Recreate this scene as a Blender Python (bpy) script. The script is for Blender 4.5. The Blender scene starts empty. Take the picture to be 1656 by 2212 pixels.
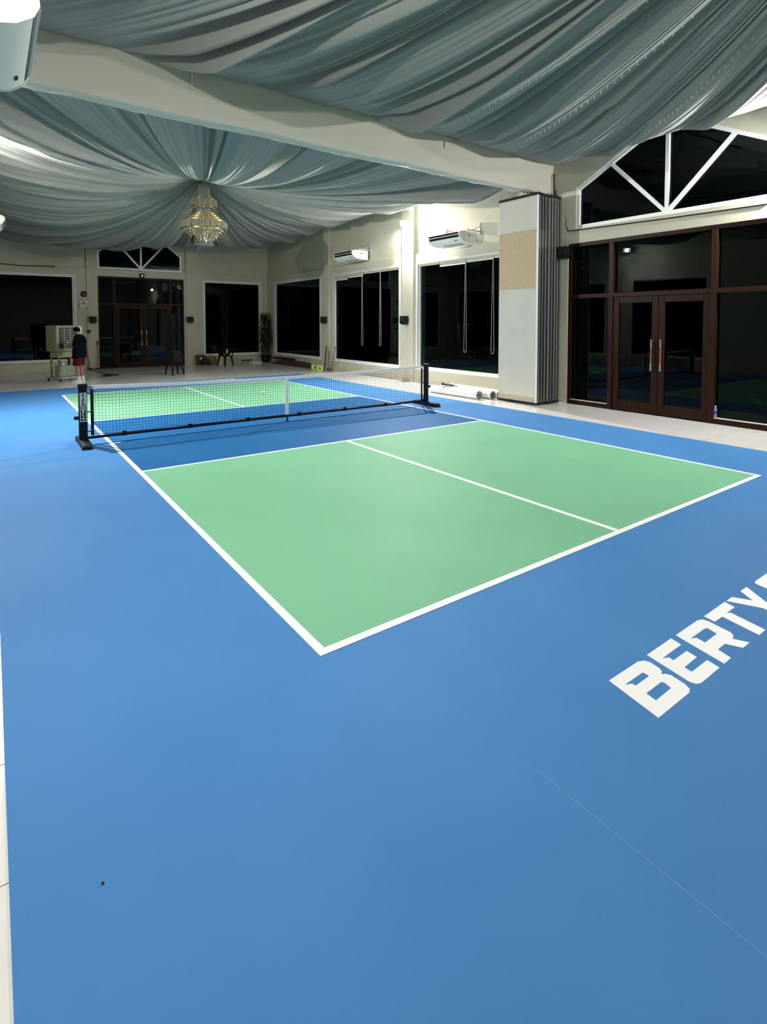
import bpy, bmesh, math, random
import numpy as np
from mathutils import Vector, Matrix

random.seed(7)
SC = bpy.context.scene
COL = SC.collection

# ------------------------------------------------------------------ camera
# solved from the court's lines (6.096 x 13.411 m); pixels are in the 1656 x 2212 frame
FPX, YAW, PITCH = 1175.898, 0.626592, 0.040359
CAM = Vector((-1.44968, -2.60123, 1.86225))
PPX, PPY = 828.0, 743.51
FWD = Vector((math.sin(YAW) * math.cos(PITCH), math.cos(YAW) * math.cos(PITCH), -math.sin(PITCH)))
RGT = FWD.cross(Vector((0, 0, 1))).normalized()
UPV = RGT.cross(FWD)
cd = bpy.data.cameras.new('camera')
cam = bpy.data.objects.new('camera', cd)
COL.objects.link(cam)
cam.matrix_world = Matrix(((RGT.x, UPV.x, -FWD.x, CAM.x), (RGT.y, UPV.y, -FWD.y, CAM.y), (RGT.z, UPV.z, -FWD.z, CAM.z), (0, 0, 0, 1)))
cd.sensor_fit = 'VERTICAL'
cd.sensor_height = 36.0
cd.lens = FPX / 2212 * 36.0
cd.shift_y = -(1106 - PPY) / 2212
cd.clip_start = 0.05
SC.camera = cam

# ------------------------------------------------------------------ night outside, exposure
w = bpy.data.worlds.new('night')
SC.world = w
w.use_nodes = True
w.node_tree.nodes['Background'].inputs[0].default_value = (0.01, 0.014, 0.02, 1)
w.node_tree.nodes['Background'].inputs[1].default_value = 0.06
SC.view_settings.view_transform = 'Standard'
SC.view_settings.look = 'None'
SC.view_settings.exposure = -0.97
SC.view_settings.gamma = 1.0
SC.view_settings.use_curve_mapping = False

# wall floodlights: (x, y, z, side of the room, power of the beam, power of the spill)
LAMPS = [(-1.72, 10.1, 4.90, 1, 1150, 360, 'far'), (9.10, 10.85, 4.93, -1, 1150, 440, 'far'),
         (-1.72, 0.6, 4.55, 1, 220, 330, 'near'), (9.10, 0.30, 4.45, -1, 150, 1150, 'near')]
LAMP_COLOR = (1.0, 0.985, 0.955)

def ray(u, v):
    return RGT * ((u - PPX) / FPX) + UPV * (-(v - PPY) / FPX) + FWD
def onx(u, v, x):
    d = ray(u, v); return CAM + d * ((x - CAM.x) / d.x)
def ony(u, v, y):
    d = ray(u, v); return CAM + d * ((y - CAM.y) / d.y)
def onz(u, v, z=0.0):
    d = ray(u, v); return CAM + d * ((z - CAM.z) / d.z)

# ------------------------------------------------------------------ materials
MATS = {}
def mat(name, color, rough=0.5, metal=0.0, spec=0.5, noise=None, bump=None, trans=0.0, emit=None, coat=0.0, sheen=0.0, ior=1.45):
    """noise = (scale, second colour, contrast lo, hi); bump = (scale, strength, distance)"""
    if name in MATS: return MATS[name]
    m = bpy.data.materials.new(name); m.use_nodes = True
    nt = m.node_tree; b = nt.nodes['Principled BSDF']
    b.inputs['Base Color'].default_value = (*color, 1)
    b.inputs['Roughness'].default_value = rough
    b.inputs['Metallic'].default_value = metal
    b.inputs['Specular IOR Level'].default_value = spec
    b.inputs['Transmission Weight'].default_value = trans
    b.inputs['Coat Weight'].default_value = coat
    b.inputs['Sheen Weight'].default_value = sheen
    b.inputs['IOR'].default_value = ior
    tc = nt.nodes.new('ShaderNodeTexCoord')
    if noise:
        n = nt.nodes.new('ShaderNodeTexNoise'); n.inputs['Scale'].default_value = noise[0]; n.inputs['Detail'].default_value = 5
        nt.links.new(tc.outputs['Object'], n.inputs['Vector'])
        r = nt.nodes.new('ShaderNodeValToRGB')
        r.color_ramp.elements[0].position = noise[2]; r.color_ramp.elements[1].position = noise[3]
        r.color_ramp.elements[0].color = (*color, 1); r.color_ramp.elements[1].color = (*noise[1], 1)
        nt.links.new(n.outputs['Fac'], r.inputs[0]); nt.links.new(r.outputs[0], b.inputs['Base Color'])
    if bump:
        n = nt.nodes.new('ShaderNodeTexNoise'); n.inputs['Scale'].default_value = bump[0]; n.inputs['Detail'].default_value = 4
        nt.links.new(tc.outputs['Object'], n.inputs['Vector'])
        bp = nt.nodes.new('ShaderNodeBump'); bp.inputs['Strength'].default_value = bump[1]; bp.inputs['Distance'].default_value = bump[2]
        nt.links.new(n.outputs['Fac'], bp.inputs['Height']); nt.links.new(bp.outputs[0], b.inputs['Normal'])
    if emit:
        b.inputs['Emission Color'].default_value = (*emit[0], 1); b.inputs['Emission Strength'].default_value = emit[1]
    MATS[name] = m
    return m

def wood_mat(name, c1, c2, scale=(1, 1, 12), rough=0.4):
    if name in MATS: return MATS[name]
    m = mat(name, c1, rough, spec=.10)
    nt = m.node_tree; b = nt.nodes['Principled BSDF']
    tc = nt.nodes['Texture Coordinate']
    mp = nt.nodes.new('ShaderNodeMapping'); mp.inputs['Scale'].default_value = (14, 14, 1.2)
    n = nt.nodes.new('ShaderNodeTexNoise'); n.inputs['Scale'].default_value = 2.5; n.inputs['Detail'].default_value = 6
    r = nt.nodes.new('ShaderNodeValToRGB'); r.color_ramp.elements[0].color = (*c1, 1); r.color_ramp.elements[1].color = (*c2, 1)
    r.color_ramp.elements[0].position = 0.3; r.color_ramp.elements[1].position = 0.75
    nt.links.new(tc.outputs['Object'], mp.inputs[0]); nt.links.new(mp.outputs[0], n.inputs['Vector'])
    nt.links.new(n.outputs['Fac'], r.inputs[0]); nt.links.new(r.outputs[0], b.inputs['Base Color'])
    return m

def glass_mat():
    m = bpy.data.materials.new('window_glass'); m.use_nodes = True
    nt = m.node_tree
    for n in list(nt.nodes): nt.nodes.remove(n)
    o = nt.nodes.new('ShaderNodeOutputMaterial'); mx = nt.nodes.new('ShaderNodeMixShader')
    fr = nt.nodes.new('ShaderNodeFresnel'); fr.inputs[0].default_value = 1.24
    t = nt.nodes.new('ShaderNodeBsdfTransparent'); t.inputs[0].default_value = (0.55, 0.62, 0.62, 1)
    g = nt.nodes.new('ShaderNodeBsdfGlossy'); g.inputs['Roughness'].default_value = 0.0
    g.inputs[0].default_value = (0.8, 0.88, 0.88, 1)
    nt.links.new(fr.outputs[0], mx.inputs[0]); nt.links.new(t.outputs[0], mx.inputs[1]); nt.links.new(g.outputs[0], mx.inputs[2])
    nt.links.new(mx.outputs[0], o.inputs[0])
    MATS['glass'] = m
    return m
GLASS = glass_mat()

def fabric_mat(name, c1, c2, rough=0.75, transl=0.12):
    m = bpy.data.materials.new(name); m.use_nodes = True
    nt = m.node_tree; b = nt.nodes['Principled BSDF']; o = nt.nodes['Material Output']
    b.inputs['Base Color'].default_value = (*c1, 1); b.inputs['Roughness'].default_value = rough
    b.inputs['Sheen Weight'].default_value = 0.25; b.inputs['Specular IOR Level'].default_value = 0.25
    tr = nt.nodes.new('ShaderNodeBsdfTranslucent'); tr.inputs[0].default_value = (*c2, 1)
    mx = nt.nodes.new('ShaderNodeMixShader'); mx.inputs[0].default_value = transl
    nt.links.new(b.outputs[0], mx.inputs[1]); nt.links.new(tr.outputs[0], mx.inputs[2]); nt.links.new(mx.outputs[0], o.inputs[0])
    MATS[name] = m
    return m

M_BLUE = mat('court_blue', (0.064, 0.212, 0.485), 0.62, spec=0.06, noise=(0.9, (0.073, 0.232, 0.515), 0.35, 0.7), bump=(260, 0.05, 0.002))
M_KITCHEN = mat('court_deep_blue', (0.016, 0.115, 0.30), 0.62, spec=0.06, noise=(1.1, (0.019, 0.126, 0.325), 0.35, 0.7), bump=(260, 0.05, 0.002))
M_GREEN = mat('court_green', (0.185, 0.455, 0.275), 0.62, spec=0.06, noise=(0.8, (0.205, 0.49, 0.30), 0.35, 0.7), bump=(260, 0.05, 0.002))
M_LINE = mat('court_white_paint', (0.92, 0.92, 0.91), 0.5)
M_TILE = mat('porcelain_tile', (0.76, 0.745, 0.71), 0.16, noise=(5, (0.80, 0.785, 0.755), 0.35, 0.65))
M_GROUT = mat('grey_grout', (0.28, 0.27, 0.25), 0.9)
M_WALL = mat('cream_wall_paint', (0.56, 0.53, 0.42), 0.7, noise=(1.3, (0.51, 0.48, 0.37), 0.4, 0.75), bump=(35, 0.05, 0.004))
M_TRIM = mat('white_trim_paint', (0.74, 0.72, 0.66), 0.45, noise=(6, (0.68, 0.66, 0.6), 0.5, 0.8))
M_WHITE = mat('white_enamel', (0.82, 0.82, 0.80), 0.35)
M_CEIL = mat('ceiling_board', (0.45, 0.45, 0.43), 0.9)
M_WOOD = wood_mat('dark_brown_timber', (0.015, 0.0055, 0.003), (0.034, 0.0125, 0.006))
M_WOODLT = wood_mat('handle_timber', (0.22, 0.075, 0.03), (0.30, 0.11, 0.05))
M_BLACK = mat('black_plastic', (0.006, 0.006, 0.007), 0.45, spec=.3)
M_BLACKMETAL = mat('black_powder_coat', (0.005, 0.0055, 0.007), 0.5, spec=.25)
M_RUBBER = mat('black_rubber', (0.012, 0.012, 0.012), 0.8)
M_STEEL = mat('brushed_steel', (0.75, 0.74, 0.70), 0.25, metal=1.0)
M_ALU = mat('aluminium_edge', (0.58, 0.60, 0.60), 0.35, metal=0.85)
M_ACWHITE = mat('ac_white_plastic', (0.80, 0.79, 0.72), 0.4)
M_CREAMPL = mat('aged_cream_plastic', (0.62, 0.60, 0.45), 0.45)
M_PANEL = mat('partition_laminate', (0.60, 0.58, 0.50), 0.55, noise=(3, (0.57, 0.55, 0.47), 0.4, 0.7))
M_TAN = mat('partition_tan_fabric', (0.56, 0.44, 0.27), 0.8, noise=(9, (0.52, 0.40, 0.24), 0.4, 0.7))
M_BLIND = mat('beige_blind_fabric', (0.50, 0.45, 0.36), 0.8)
M_VINYL = mat('white_vinyl_roll', (0.80, 0.80, 0.79), 0.4)
M_ROLLGREY = mat('roll_grey_backing', (0.22, 0.22, 0.21), 0.8)
M_DRAPE = fabric_mat('pale_ceiling_fabric', (0.31, 0.32, 0.295), (0.28, 0.31, 0.29))
M_BEAMFAB = fabric_mat('ivory_beam_fabric', (0.62, 0.595, 0.51), (0.5, 0.5, 0.4), transl=0.03)
M_CRYSTAL = mat('chandelier_crystal', (0.58, 0.52, 0.40), 0.06, trans=0.45, metal=0.3, ior=1.6)
M_GOLD = mat('gold_metal', (0.80, 0.55, 0.20), 0.25, metal=1.0)
M_LED = mat('floodlight_led_face', (1, 1, 1), 0.4, emit=((0.95, 0.98, 1.0), 30.0))
M_NET = mat('black_net_cord', (0.010, 0.011, 0.012), 0.8)
M_TAPE = mat('white_net_tape', (0.82, 0.82, 0.83), 0.7)

# ------------------------------------------------------------------ mesh helpers
class MB:
    def __init__(s): s.v = []; s.f = []
    def add(s, vs, fs):
        o = len(s.v); s.v += [tuple(p) for p in vs]; s.f += [tuple(i + o for i in f) for f in fs]; return s
    def box(s, x0, x1, y0, y1, z0, z1):
        vs = [(x, y, z) for z in (z0, z1) for y in (y0, y1) for x in (x0, x1)]
        return s.add(vs, [(0, 2, 3, 1), (4, 5, 7, 6), (0, 1, 5, 4), (2, 6, 7, 3), (0, 4, 6, 2), (1, 3, 7, 5)])
    def bar(s, a, b, wx, wy, up=(0, 0, 1)):
        a, b = Vector(a), Vector(b); d = (b - a).normalized(); up = Vector(up)
        if abs(d.dot(up)) > 0.95: up = Vector((1, 0, 0))
        r = d.cross(up).normalized(); u = r.cross(d)
        vs = [p + r * (i * wx / 2) + u * (j * wy / 2) for p in (a, b) for (i, j) in ((-1, -1), (1, -1), (1, 1), (-1, 1))]
        return s.add(vs, [(3, 2, 1, 0), (4, 5, 6, 7), (0, 1, 5, 4), (1, 2, 6, 5), (2, 3, 7, 6), (3, 0, 4, 7)])
    def cyl(s, a, b, r0, r1=None, n=12):
        r1 = r0 if r1 is None else r1
        return s.tube([a, b], [r0, r1], n)
    def tube(s, path, r, n=8, caps=True):
        P = [Vector(p) for p in path]; m = len(P)
        R = r if isinstance(r, (list, tuple)) else [r] * m
        vs = []; prev = None
        for i in range(m):
            d = (P[min(i + 1, m - 1)] - P[max(i - 1, 0)]).normalized()
            ref = prev if prev is not None else (Vector((0, 0, 1)) if abs(d.z) < 0.9 else Vector((1, 0, 0)))
            x = (ref - d * ref.dot(d)).normalized(); prev = x; y = d.cross(x)
            vs += [P[i] + (x * math.cos(2 * math.pi * k / n) + y * math.sin(2 * math.pi * k / n)) * R[i] for k in range(n)]
        fs = [(i * n + k, i * n + (k + 1) % n, (i + 1) * n + (k + 1) % n, (i + 1) * n + k) for i in range(m - 1) for k in range(n)]
        if caps: fs += [tuple(reversed(range(n))), tuple(range((m - 1) * n, m * n))]
        return s.add(vs, fs)
    def lathe(s, prof, c=(0, 0, 0), n=24, closed=True):
        vs = [(c[0] + r * math.cos(2 * math.pi * k / n), c[1] + r * math.sin(2 * math.pi * k / n), c[2] + z) for r, z in prof for k in range(n)]
        m = len(prof)
        fs = [(i * n + k, i * n + (k + 1) % n, (i + 1) * n + (k + 1) % n, (i + 1) * n + k) for i in range(m - 1) for k in range(n)]
        if closed: fs += [tuple(reversed(range(n))), tuple(range((m - 1) * n, m * n))]
        return s.add(vs, fs)
    def prism(s, poly, axis, a, b):
        """poly: 2-D points; axis 'x' takes (y,z), 'y' takes (x,z), 'z' takes (x,y)"""
        def p3(p, t): return (t, p[0], p[1]) if axis == 'x' else (p[0], t, p[1]) if axis == 'y' else (p[0], p[1], t)
        n = len(poly)
        vs = [p3(p, a) for p in poly] + [p3(p, b) for p in poly]
        fs = [tuple(range(n)), tuple(range(2 * n - 1, n - 1, -1))] + [(i, i + n, (i + 1) % n + n, (i + 1) % n) for i in range(n)]
        return s.add(vs, fs)
    def loft(s, rings):
        """rings: lists of equally many points, closed rings, capped"""
        n = len(rings[0]); vs = [p for r in rings for p in r]; m = len(rings)
        fs = [(i * n + k, i * n + (k + 1) % n, (i + 1) * n + (k + 1) % n, (i + 1) * n + k) for i in range(m - 1) for k in range(n)]
        fs += [tuple(reversed(range(n))), tuple(range((m - 1) * n, m * n))]
        return s.add(vs, fs)
    def mesh(s, name, smooth=True, angle=0.6):
        me = bpy.data.meshes.new(name); me.from_pydata(s.v, [], s.f)
        bm = bmesh.new(); bm.from_mesh(me); bmesh.ops.recalc_face_normals(bm, faces=bm.faces); bm.to_mesh(me); bm.free()
        if smooth:
            me.shade_smooth(); me.set_sharp_from_angle(angle=angle)
        return me
    def build(s, name, m, parent=None, bevel=0.0, smooth=True, **kw):
        o = bpy.data.objects.new(name, s.mesh(name, smooth)); COL.objects.link(o)
        o.data.materials.append(m)
        if parent: o.parent = parent
        if bevel:
            b = o.modifiers.new('bevel', 'BEVEL'); b.width = bevel; b.segments = 2; b.limit_method = 'ANGLE'
        return tag(o, **kw)

def tag(o, label=None, cat=None, group=None, kind=None):
    if label: o['label'] = label
    if cat: o['category'] = cat
    if group: o['group'] = group
    if kind: o['kind'] = kind
    return o
def thing(name, label, cat, loc=(0, 0, 0), rz=0.0, group=None, kind=None):
    o = bpy.data.objects.new(name, None); COL.objects.link(o)
    o.location = loc; o.rotation_euler = (0, 0, rz); o.empty_display_size = 0.1
    return tag(o, label, cat, group, kind)
def copy_tree(o, parent=None):
    c = o.copy(); COL.objects.link(c); c.parent = parent
    for ch in [k for k in bpy.data.objects if k.parent == o]: copy_tree(ch, c)
    return c
def flat_curve(name, loops, z0, z1, m, parent=None, **kw):
    """filled outline with holes -> mesh plate between z0 and z1"""
    cu = bpy.data.curves.new(name, 'CURVE'); cu.dimensions = '2D'; cu.fill_mode = 'BOTH'; cu.extrude = (z1 - z0) / 2
    for lp in loops:
        sp = cu.splines.new('POLY'); sp.points.add(len(lp) - 1); sp.use_cyclic_u = True
        for q, (x, y) in zip(sp.points, lp): q.co = (x, y, 0, 1)
    t = bpy.data.objects.new('tmp', cu); COL.objects.link(t)
    bpy.context.view_layer.update()
    me = bpy.data.meshes.new_from_object(t.evaluated_get(bpy.context.evaluated_depsgraph_get()))
    bpy.data.objects.remove(t); me.name = name
    o = bpy.data.objects.new(name, me); COL.objects.link(o)
    me.materials.clear(); me.materials.append(m)
    o.location = (0, 0, (z0 + z1) / 2)
    if parent: o.parent = parent
    return tag(o, **kw)

# ------------------------------------------------------------------ room dimensions
XL, XR, YF, YB = -2.15, 9.25, -10.8, 21.6
ZC = 6.9
BAND = 3.95          # ledge above the windows; the wall steps back above it
STEP = 0.05

# ---- floor
floor = MB().box(XL - .3, XR + .35, YF - .3, YB + .35, -0.2, -0.010).build('floor', M_GROUT, kind='structure', label='pale porcelain tiled floor around the court')
tile_me = MB().box(-0.2985, 0.2985, -0.2985, 0.2985, -0.0105, 0.0).mesh('tile'); tile_me.materials.append(M_TILE)
def tile(xc, yc):
    o = bpy.data.objects.new('tile', tile_me); COL.objects.link(o); o.parent = floor; o.location = (xc, yc, 0)
TY = [0.138 + 0.6016 * k for k in range(-5, 37)]
for y in TY:
    yc = y + 0.3
    if -0.5 < yc < 21.6 :
        for k in range(3): tile(9.25 - 0.3 - 0.6 * k + 0.02, yc)
    if yc > 15.0:
        for k in range(3, 19): tile(9.25 - 0.3 - 0.6 * k + 0.02, yc)
    if -2.8 < yc < 1.2: tile(-1.54, yc); tile(-2.14, yc)
MB().box(XL, XR, YF, -0.8, -0.0098, -0.0005).build('floor_slab', M_TILE, floor, label='tiles behind the viewpoint')

# ---- walls with openings (plane x = const or y = const)
def wall_boxes(mb, axis, lo, hi, s0, s1, z0, z1, openings):
    """fill s0..s1 x z0..z1 around rectangular openings (a, b, za, zb)"""
    def put(a, b, za, zb):
        if b - a < 1e-4 or zb - za < 1e-4: return
        if axis == 'x': mb.box(lo, hi, a, b, za, zb)
        else: mb.box(a, b, lo, hi, za, zb)
    cur = s0
    for (a, b, za, zb) in sorted(openings):
        put(cur, a, z0, z1)
        put(a, b, z0, max(za, z0)); put(a, b, min(zb, z1), z1)
        cur = b
    put(cur, s1, z0, z1)
def gable_fill(mb, axis, lo, hi, a, b, zs, zt):
    """two triangles closing the upper corners of an a..b opening up to apex zt"""
    c = (a + b) / 2
    mb.prism([(a, zs), (a, zt), (c, zt)], axis, lo, hi); mb.prism([(b, zs), (c, zt), (b, zt)], axis, lo, hi)

WR = [(7.05, 10.37, 0.45, 3.63), (11.32, 15.42, 0.42, 3.63), (16.5, 20.76, 0.42, 3.66)]
DR = (0.73, 5.02, 0.0, 3.63)
FR = (0.85, 4.87, 3.96, 5.90, 4.86)      # a, b, bottom, apex, shoulder
DB = (2.08, 5.41, 0.0, 3.70)
WB = [(-1.50, 1.25, 0.38, 3.66), (6.28, 8.91, 0.40, 3.67)]
FB = (2.08, 5.35, 4.0, 5.98, 4.67)
mb = MB()
wall_boxes(mb, 'x', XR, XR + .3, YF - .3, YB + .3, 0, BAND, WR + [DR])
wall_boxes(mb, 'x', XR + STEP, XR + .3, YF - .3, YB + .3, BAND, ZC, [(FR[0], FR[1], FR[2], FR[3])])
gable_fill(mb, 'x', XR + STEP, XR + .3, FR[0], FR[1], FR[4], FR[3])
wall_right = mb.build('wall_right', M_WALL, kind='structure', label='cream right wall with large windows')
mb = MB()
wall_boxes(mb, 'y', YB, YB + .3, XL - .3, XR, 0, BAND + .02, WB + [DB])
wall_boxes(mb, 'y', YB + STEP, YB + .3, XL - .3, XR + STEP, BAND + .02, ZC, [(FB[0], FB[1], FB[2], FB[3])])
gable_fill(mb, 'y', YB + STEP, YB + .3, FB[0], FB[1], FB[4], FB[3])
wall_back = mb.build('wall_back', M_WALL, kind='structure', label='cream far wall with central glazed doors')
mb = MB()
wall_boxes(mb, 'x', XL - .3, XL, YF - .3, YB, 0, ZC, WR + [DR])
wall_left = mb.build('wall_left', M_WALL, kind='structure', label='cream left wall beside the viewpoint')
wall_front = MB().box(XL - .3, XR + .3, YF - .3, YF, 0, ZC).build('wall_front', M_WALL, kind='structure', label='cream wall behind the viewpoint')
MB().box(XL - .3, XR + .3, YF - .3, YB + .3, ZC, ZC + .2).build('ceiling', M_CEIL, kind='structure', label='roof deck above the draped fabric')
MB().box(XR + .3, XR + 9, YF - 9, YB + 9, -0.25, -0.02).box(XL - 9, XL - .3, YF - 9, YB + 9, -0.25, -0.02).box(XL - .3, XR + .3, YB + .35, YB + 9, -0.25, -0.02).build(
    'ground', mat('dark_paving', (0.03, 0.032, 0.03), 0.8), kind='structure', label='dark paving outside the windows')
# pilasters
for (a, b) in ((10.55, 11.13), (15.72, 16.08)):
    MB().box(XR - .045, XR + STEP, a, b, 0, 5.75).build('pilaster', M_WALL, wall_right, bevel=.006)
for (a, b) in ((1.68, 1.87), (5.50, 5.72)):
    MB().box(a, b, YB - .04, YB + STEP, 0, 5.75).build('pilaster', M_WALL, wall_back, bevel=.006)
for (a, b) in ((10.0, 10.6), (15.72, 16.08)):
    MB().box(XL, XL + .045, a, b, 0, 5.75).build('pilaster', M_WALL, wall_left, bevel=.006)
# baseboards
MB().box(XR - .012, XR, 5.05, YB, 0, .09).build('baseboard_right', M_WALL, kind='structure')
MB().box(XL, 2.05, YB - .012, YB, 0, .09).box(5.45, XR, YB - .012, YB, 0, .09).build('baseboard_back', M_WALL, kind='structure')

# ---- plain windows
def window(n, axis, face, sgn, a, b, z0, z1, label):
    """axis 'x': window lies in the plane x = face, sgn points into the room"""
    def bx(m, s0, s1, d0, d1, za, zb):
        lo, hi = sorted((face - sgn * d0, face - sgn * d1))
        return m.box(lo, hi, s0, s1, za, zb) if axis == 'x' else m.box(s0, s1, lo, hi, za, zb)
    m = MB(); t = .055
    bx(m, a, a + t, .02, .12, z0, z1); bx(m, b - t, b, .02, .12, z0, z1)
    bx(m, a + t, b - t, .02, .12, z0, z0 + t); bx(m, a + t, b - t, .02, .12, z1 - t, z1)
    o = m.build('window_%d' % n, M_WHITE, kind='structure', label=label)
    bx(MB(), a + t, b - t, .066, .074, z0 + t, z1 - t).build('pane', GLASS, o)
    bx(MB(), a - .05, b + .05, -.06, .10, z0 - .045, z0 + .004).build('window_sill', M_WHITE, o, bevel=.006)
    bx(bx(bx(MB(), a - .07, a, -.018, .02, z0, z1), b, b + .07, -.018, .02, z0, z1), a - .07, b + .07, -.018, .02, z1, z1 + .05).build('window_frame', M_TRIM, o)
    return o
window(1, 'x', XR, -1, *WR[0], 'large dark window beside the folded partition')
window(2, 'x', XR, -1, *WR[1], 'large dark window in the middle of the right wall')
window(3, 'x', XR, -1, *WR[2], 'dark window on the right wall nearest the far corner')
window(4, 'y', YB, -1, *WB[0], 'dark window behind the cooler on the far wall')
window(5, 'y', YB, -1, *WB[1], 'dark window beside the corner plant on the far wall')
for i, q in enumerate(WR): window(8 + i, 'x', XL, 1, *q, '%s dark window on the left wall' % ('nearest', 'middle', 'farthest')[i])

# ---- gable fan windows
def fan_window(n, axis, face, F, label):
    a, b, zb, zt, zs = F; c = (a + b) / 2
    def p3(s, z, d=0.05): return (face + d, s, z) if axis == 'x' else (s, face + d, z)
    def bar(m, p, q, wdt=.075, dep=.06): return m.bar(p3(*p), p3(*q), wdt, dep + .004 * random.random(), up=(1, 0, 0) if axis == 'x' else (0, 1, 0))
    m = MB(); h = .04
    bar(m, (a, zb + h), (b, zb + h)); bar(m, (a + h, zb), (a + h, zs)); bar(m, (b - h, zb), (b - h, zs))
    bar(m, (a, zs - h), (c, zt - h)); bar(m, (b, zs - h), (c, zt - h))
    o = m.build('window_%d' % n, M_WHITE, kind='structure', label=label)
    f = 0.40
    for q in ((a + (c - a) * f, zs + (zt - zs) * f - .03), (c, zt - .05), (b - (b - c) * f, zs + (zt - zs) * f - .03)):
        bar(MB(), (c, zb + .05), q, .07).build('glazing_bar', M_WHITE, o)
    pts = [(a, zb), (b, zb), (b, zs), (c, zt), (a, zs)]
    MB().prism(pts, axis, face + .075, face + .083).build('pane', GLASS, o)
    return o
fan_window(6, 'x', XR + STEP, FR, 'gabled fan window above the timber doors')
fan_window(7, 'y', YB + STEP, FB, 'gabled fan window above the far doors')

# ---- timber door sets
def door_set(n, axis, face, a, b, zt, m1, m2, tr, label, near):
    """axis 'x': set in plane x = face; a..b span, m1/m2 mullions, tr transom height"""
    def bx(m, s0, s1, d0, d1, za, zb):
        return m.box(face + d0, face + d1, s0, s1, za, zb) if axis == 'x' else m.box(s0, s1, face + d0, face + d1, za, zb)
    j = .075; D = .14
    m = MB()
    bx(m, a, a + j, 0, D, 0, zt); bx(m, b - j, b, 0, D, 0, zt); bx(m, a + j, b - j, 0, D, zt - .08, zt)
    root = m.build('door_%d' % n, M_WOOD, kind='structure', label=label, bevel=.004)
    for s in (m1, m2): bx(MB(), s - .05, s + .05, -.01, D, 0, zt - .08).build('mullion', M_WOOD, root, bevel=.004)
    for (s0, s1) in ((a + j, m1 - .05), (m1 + .05, m2 - .05), (m2 + .05, b - j)):
        bx(MB(), s0, s1, 0, D, tr - .045, tr + .045).build('transom', M_WOOD, root, bevel=.004)
        bx(MB(), s0, s1, .075, .083, tr + .045, zt - .08).build('pane', GLASS, root)
    for (s0, s1) in ((a + j, m1 - .05), (m2 + .05, b - j)):
        bx(MB(), s0, s1, -.01, D, 0, .10).build('bottom_rail', M_WOOD, root, bevel=.004)
        bx(MB(), s0, s1, .075, .083, .10, tr - .045).build('pane', GLASS, root)
        bx(MB(), s0, s1, .0, .07, .10, .112).build('ledge', M_WHITE if near else M_WOOD, root)
    c = (m1 + m2) / 2
    for k, (s0, s1) in enumerate(((m1 + .055, c - .004), (c + .004, m2 - .055))):
        st = .125; z1 = tr - .05
        m = MB()
        bx(m, s0, s0 + st, .02, .075, .015, z1); bx(m, s1 - st, s1, .02, .075, .015, z1)
        bx(m, s0 + st, s1 - st, .02, .075, .015, .22); bx(m, s0 + st, s1 - st, .02, .075, z1 - .13, z1)
        leaf = m.build('door_leaf', M_WOOD, root, bevel=.004)
        bx(MB(), s0 + st, s1 - st, .044, .052, .22, z1 - .13).build('pane', GLASS, leaf)
        s = (s1 - .09) if k == 0 else (s0 + .09)
        def p3(ss, d, z): return (face + d, ss, z) if axis == 'x' else (ss, face + d, z)
        h = MB().cyl(p3(s, -.06, 1.05), p3(s, -.06, 1.36), .016, n=10).build('door_handle', M_WOODLT, leaf)
        m = MB()
        for (za, zb2) in ((.89, 1.05), (1.36, 1.52)): m.cyl(p3(s, -.06, za), p3(s, -.06, zb2), .017, n=10)
        for z in (.96, 1.44): m.cyl(p3(s, -.06, z), p3(s, .02, z), .012, n=8)
        m.build('handle_mount', M_STEEL, leaf)
    return root
door_set(1, 'x', XR + .02, DR[0], DR[1], DR[3], 1.94, 3.97, 2.44, 'dark timber double doors with glazed side panels on the right wall', True)
door_set(2, 'y', YB + .02, DB[0], DB[1], DB[3], 2.67, 4.85, 2.60, 'dark timber double doors in the middle of the far wall', False)

# ---- fabric wrapped beam
def beam():
    nx, prof = 220, []
    y0, y1, z0, z1 = 5.5, 5.8, 4.83, 5.52
    loop = [(y0, z1)] + [(y0, z1 + (z0 + .04 - z1) * k / 8) for k in range(1, 9)] + [(y0 + .012, z0 + .012)] + [(y0 + .04 + (y1 - y0 - .08) * k / 8, z0) for k in range(9)] + [(y1 - .012, z0 + .012), (y1, z0 + .04), (y1, z1)]
    V = []; n = len(loop)
    rs = np.random.RandomState(3)
    ph = rs.rand(40) * 6.28; kx = rs.uniform(1.5, 9, 40); ks = rs.uniform(.5, 5, 40)
    for i in range(nx + 1):
        x = XL + (XR + STEP - XL) * i / nx
        for j, (y, z) in enumerate(loop):
            d = sum(math.sin(kx[q] * x + ks[q] * j * .5 + ph[q]) for q in range(12)) * .0016
            d += .012 * max(0, math.sin(kx[20] * 1.3 * x + j * .35)) ** 10
            d *= (1 + 2.0 * max(0, (x - 7.2) / 2.0))
            sag = -0.02 * math.sin(x * 2.1) * (z < 5.0)
            V.append((x, y - d if j <= 9 else y, z - d * (j > 8) + sag * .5))
    F = [(i * n + j, i * n + j + 1, (i + 1) * n + j + 1, (i + 1) * n + j) for i in range(nx) for j in range(n - 1)]
    m = MB(); m.add(V, F)
    o = m.build('ceiling_beam', M_BEAMFAB, kind='structure', label='ivory fabric covered beam across the hall')
    for x in (1.0, 5.9):
        MB().cyl((x, 5.485, 5.28), (x, 5.485, 5.5), .014, n=6).build('hanging_strap', M_WHITE, o)
beam()

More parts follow.
